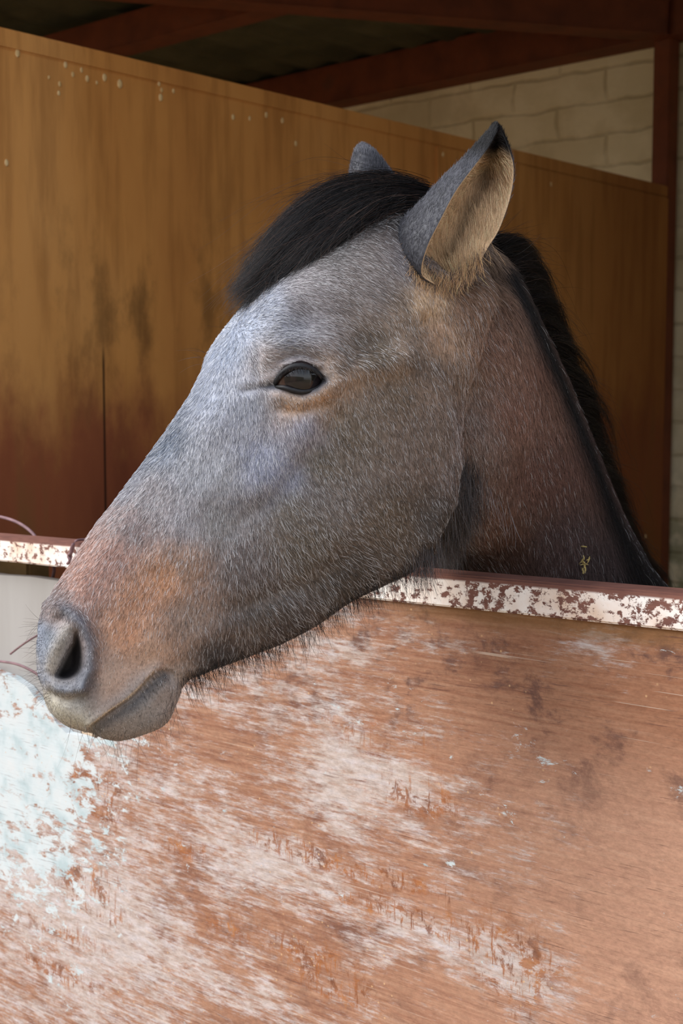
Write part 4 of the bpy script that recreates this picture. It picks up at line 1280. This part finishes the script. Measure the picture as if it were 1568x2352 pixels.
v, fc, inner, I, nin = ear_parts[0]
KI, JI = I.shape[:2]
n = 9000
a = rng.random(n) ** 1.1 * (KI - 4) + 1; b_ = rng.random(n) * (JI - 1.01)
ai, bi = a.astype(int), b_.astype(int)
fa, fb = (a - ai)[:, None], (b_ - bi)[:, None]
bl = lambda A_: A_[ai, bi] * (1 - fa) * (1 - fb) + A_[ai + 1, bi] * fa * (1 - fb) + A_[ai, bi + 1] * (1 - fa) * fb + A_[ai + 1, bi + 1] * fa * fb
R0, N0 = bl(I), unit(bl(nin))
axis = unit(bl(np.gradient(I, axis=0))); cross = unit(bl(np.gradient(I, axis=1)))
nearrim = (b_ < JI * 0.35)[:, None]
dr = N0 * 0.42 + np.where(nearrim, cross * 0.75, -cross * 0.2 + axis * 0.5) + axis * 0.25 + rng.normal(0, 0.15, (n, 3))
px_e = proj(R0)
base = np.tile(lin((236, 204, 166)), (n, 1)) * rng.lognormal(0, 0.25, (n, 1))
dd, _ = seg_dist(px_e, [(1030, 600), (1075, 500), (1120, 420)])
base *= (1 - 0.55 * np.exp(-(dd / 18) ** 2))[:, None]  # same mid-ear shadow darkens the hair colour
tipw = sm(px_e[:, 1], 380, 340)[:, None]; base = base * (1 - tipw) + lin((34, 30, 32)) * tipw
L = rng.uniform(8, 17, n) / 1000 * (1 - 0.5 * sm(px_e[:, 1], 450, 320))
hair_obj('ear_hair', tuft(R0, dr, L, 5, 0.15, 4), 0.00014, np.clip(base, 0, 1), M_FUR, 'tan hair lining the near ear')
n = 1500
lt_ = catmull(np.array([(948, 560), (962, 612), (1000, 640), (1050, 640), (1092, 606)], float), 200)[rng.integers(0, 200, n)] + rng.normal(0, 9, (n, 2))
dd_ = [depth_at(x, y, 3) for x, y in lt_]
R0 = np.array([cam_pt(x, y, (d if d is not None else 1.29) - 0.004) for (x, y), d in zip(lt_, dd_)])
R0[:, 2] = np.minimum(R0[:, 2], 1.285)
dr = np.stack([-0.25 + (lt_[:, 0] - 1000) / 260, np.full(n, -0.9), np.full(n, -0.45)], -1) + rng.normal(0, 0.22, (n, 3))
cc_ = np.where((rng.random(n) < 0.6)[:, None], lin((214, 172, 128)), lin((96, 84, 80))) * rng.lognormal(0, 0.3, (n, 1))
hair_obj('ear_tuft', tuft(R0, dr, rng.uniform(9, 19, n) / 1000, 6, 0.25, 71, 0.3), 0.00013, np.clip(cc_, 0, 1), M_FUR, 'tan and grey tuft at the base of the near ear')
# short dark hair on the outside of both ears
for k_, (v, fc, inner, I, nin) in enumerate(ear_parts):
    KI, JI = I.shape[:2]; n = 15000 if k_ == 0 else 5000
    ai = rng.integers(0, KI - 1, n); bi = rng.integers(0, JI - 1, n)
    O = v[:KI * JI].reshape(KI, JI, 3)
    f_ = rng.random((n, 1)); h_ = rng.random((n, 1)); R0 = (O[ai, bi] * (1 - f_) + O[ai + 1, bi] * f_) * (1 - h_) + (O[ai, bi + 1] * (1 - f_) + O[ai + 1, bi + 1] * f_) * h_; ax_ = unit(O[np.minimum(ai + 1, KI - 1), bi] - O[ai, bi])
    dr = ax_ - nin[ai, bi] * 0.3 + rng.normal(0, 0.18, (n, 3))
    c = np.tile(lin((84, 84, 92)), (n, 1)) * rng.lognormal(0, 0.45, (n, 1))
    if k_ == 0:
        tw = sm(proj(R0)[:, 1], 385, 335)[:, None]; c = c * (1 - tw) + lin((30, 28, 30)) * tw
    hair_obj('ear_fur', tuft(R0, dr, rng.uniform(3, 6.5, n) / 1000, 4, 0.0, 6), 0.00014, np.clip(c, 0, 1), M_FUR)

def surf_pts(line, n, jitter, seed):               # points on the near skin around a pixel line
    g = np.random.default_rng(seed)
    L = catmull(np.array(line, float), 200); k = g.integers(0, 200, n)
    q = L[k] + g.normal(0, jitter, (n, 2))
    out, keep = [], []
    for i, (x, y) in enumerate(q):
        d = depth_at(x, y, 2)
        if d is not None: out.append(cam_pt(x, y, d)); keep.append(k[i] / 200)
    return np.array(out), np.array(keep)
def px_dir(dx, dy, dz=0.0): return np.array([dx, -dy, dz])

R0, kk = surf_pts([(425, 1560), (500, 1528), (600, 1492), (700, 1452), (790, 1385), (870, 1340), (950, 1300)], 1500, 9, 21)
n = len(R0); g = np.random.default_rng(22)
dr = px_dir(0.25, 1.0, -0.15) + g.normal(0, 0.22, (n, 3))
hair_obj('beard', tuft(R0, dr, g.uniform(8, 40, n) / 1000 * g.uniform(0.4, 1, n), 7, 0.3, 23, 0.35), 0.00011, dark_cols(n, (14, 13, 14), (60, 54, 52), 24), M_BLACK, 'black hairs hanging under the jaw')
R0, kk = surf_pts([(1062, 1060), (1075, 1120), (1062, 1180), (1030, 1235), (1000, 1270), (960, 1300)], 1500, 16, 31)
n = len(R0); g = np.random.default_rng(32)
dr = px_dir(0.05, 1.0, -0.1) + g.normal(0, 0.14, (n, 3)); 
hair_obj('jaw_fringe', tuft(R0, dr, g.uniform(14, 42, n) / 1000, 8, 0.1, 33, 0.25), 0.00013, dark_cols(n, (28, 27, 30), (120, 112, 112), 34, 0.15), M_BLACK, 'long dark fringe at the back of the jaw')
R0, kk = surf_pts([(1100, 1120), (1140, 1140), (1175, 1170)], 16, 10, 51); n = len(R0); g = np.random.default_rng(52)
dr = px_dir(0.22, 1.0, -0.12) + g.normal(0, 0.10, (n, 3))
hair_obj('throat_hair', tuft(R0, dr, g.uniform(20, 48, n) / 1000, 9, 0.05, 53, 0.2), 0.00013, np.tile(lin((150, 145, 150)), (n, 1)), M_BLACK, 'long pale hairs on the throat')
# whiskers
R0, kk = surf_pts([(150, 1640), (220, 1675), (280, 1690), (340, 1670), (390, 1620), (400, 1590)], 60, 6, 41)
g = np.random.default_rng(42); n = len(R0)
dr = px_dir(0.15, 1.0, -0.3) + g.normal(0, 0.45, (n, 3))
W1 = tuft(R0, dr, g.uniform(15, 50, n) / 1000, 9, 0.2, 43, 0.5)
R0, kk = surf_pts([(96, 1420), (90, 1470), (98, 1540), (112, 1600)], 60, 5, 44); n = len(R0)
dr = px_dir(-1.0, 0.15, -0.25) + g.normal(0, 0.3, (n, 3))
W2 = tuft(R0, dr, g.uniform(8, 24, n) / 1000, 9, 0.25, 45, 0.4)
R0, kk = surf_pts([(470, 800), (462, 840)], 9, 4, 46); n = len(R0)
dr = px_dir(-0.9, -0.15, -0.3) + g.normal(0, 0.3, (n, 3))
W3 = tuft(R0, dr, g.uniform(18, 34, n) / 1000, 9, 0.7, 47, 0.4)
R0, kk = surf_pts([(640, 915), (690, 925), (740, 905)], 16, 5, 48); n = len(R0)
W4_ = tuft(R0, px_dir(0.0, 0.8, -0.7) + g.normal(0, 0.3, (n, 3)), g.uniform(8, 22, n) / 1000, 9, 0.2, 49, 0.4)
P = np.concatenate([W1, W2, W3, W4_])
hair_obj('whiskers', P, 0.00010, dark_cols(len(P), (30, 28, 30), (110, 100, 96), 50), M_BLACK)
# lashes of the near upper lid
pl, ra = LIDS[0]; g = np.random.default_rng(60); n = 130
k = g.integers(8, len(pl) - 2, n); R0 = pl[k] + np.array([0, 0, -0.0022])
dr = np.stack([(k / len(pl) - 0.45) * 1.2, np.full(n, -0.45), np.full(n, -0.8)], -1) + g.normal(0, 0.12, (n, 3))
hair_obj('eyelashes', tuft(R0, dr, g.uniform(5, 10, n) / 1000, 6, 0.3, 61, 0.2), 0.00010, dark_cols(n, seed=62), M_BLACK)

# ---- chewed straw clinging to the neck above the rail
g = np.random.default_rng(80); SV, SF, off = [], [], 0
for k in range(16):
    x, y = 1342 + g.normal(0, 9), 1292 + g.normal(0, 14); d = depth_at(x, y, 4)
    if d is None: continue
    c = cam_pt(x, y, d - 0.005); dv = unit(np.array([g.normal(0, .6), g.normal(0, 1), g.normal(0, .25)])) * g.uniform(0.002, 0.005)
    v, f = tube_geo(c2w(np.array([c - dv, c + np.array([0.0006, 0, -0.0005]), c + dv])), g.uniform(0.0004, 0.0009), 6)
    SV.append(v); SF += [tuple(i + off for i in q) for q in f]; off += len(v)
if SV:
    tag(mesh_obj('straw', np.concatenate(SV), SF, MAT['straw']), 'bits of chewed straw clinging to the neck just above the rail', 'straw', kind='stuff')
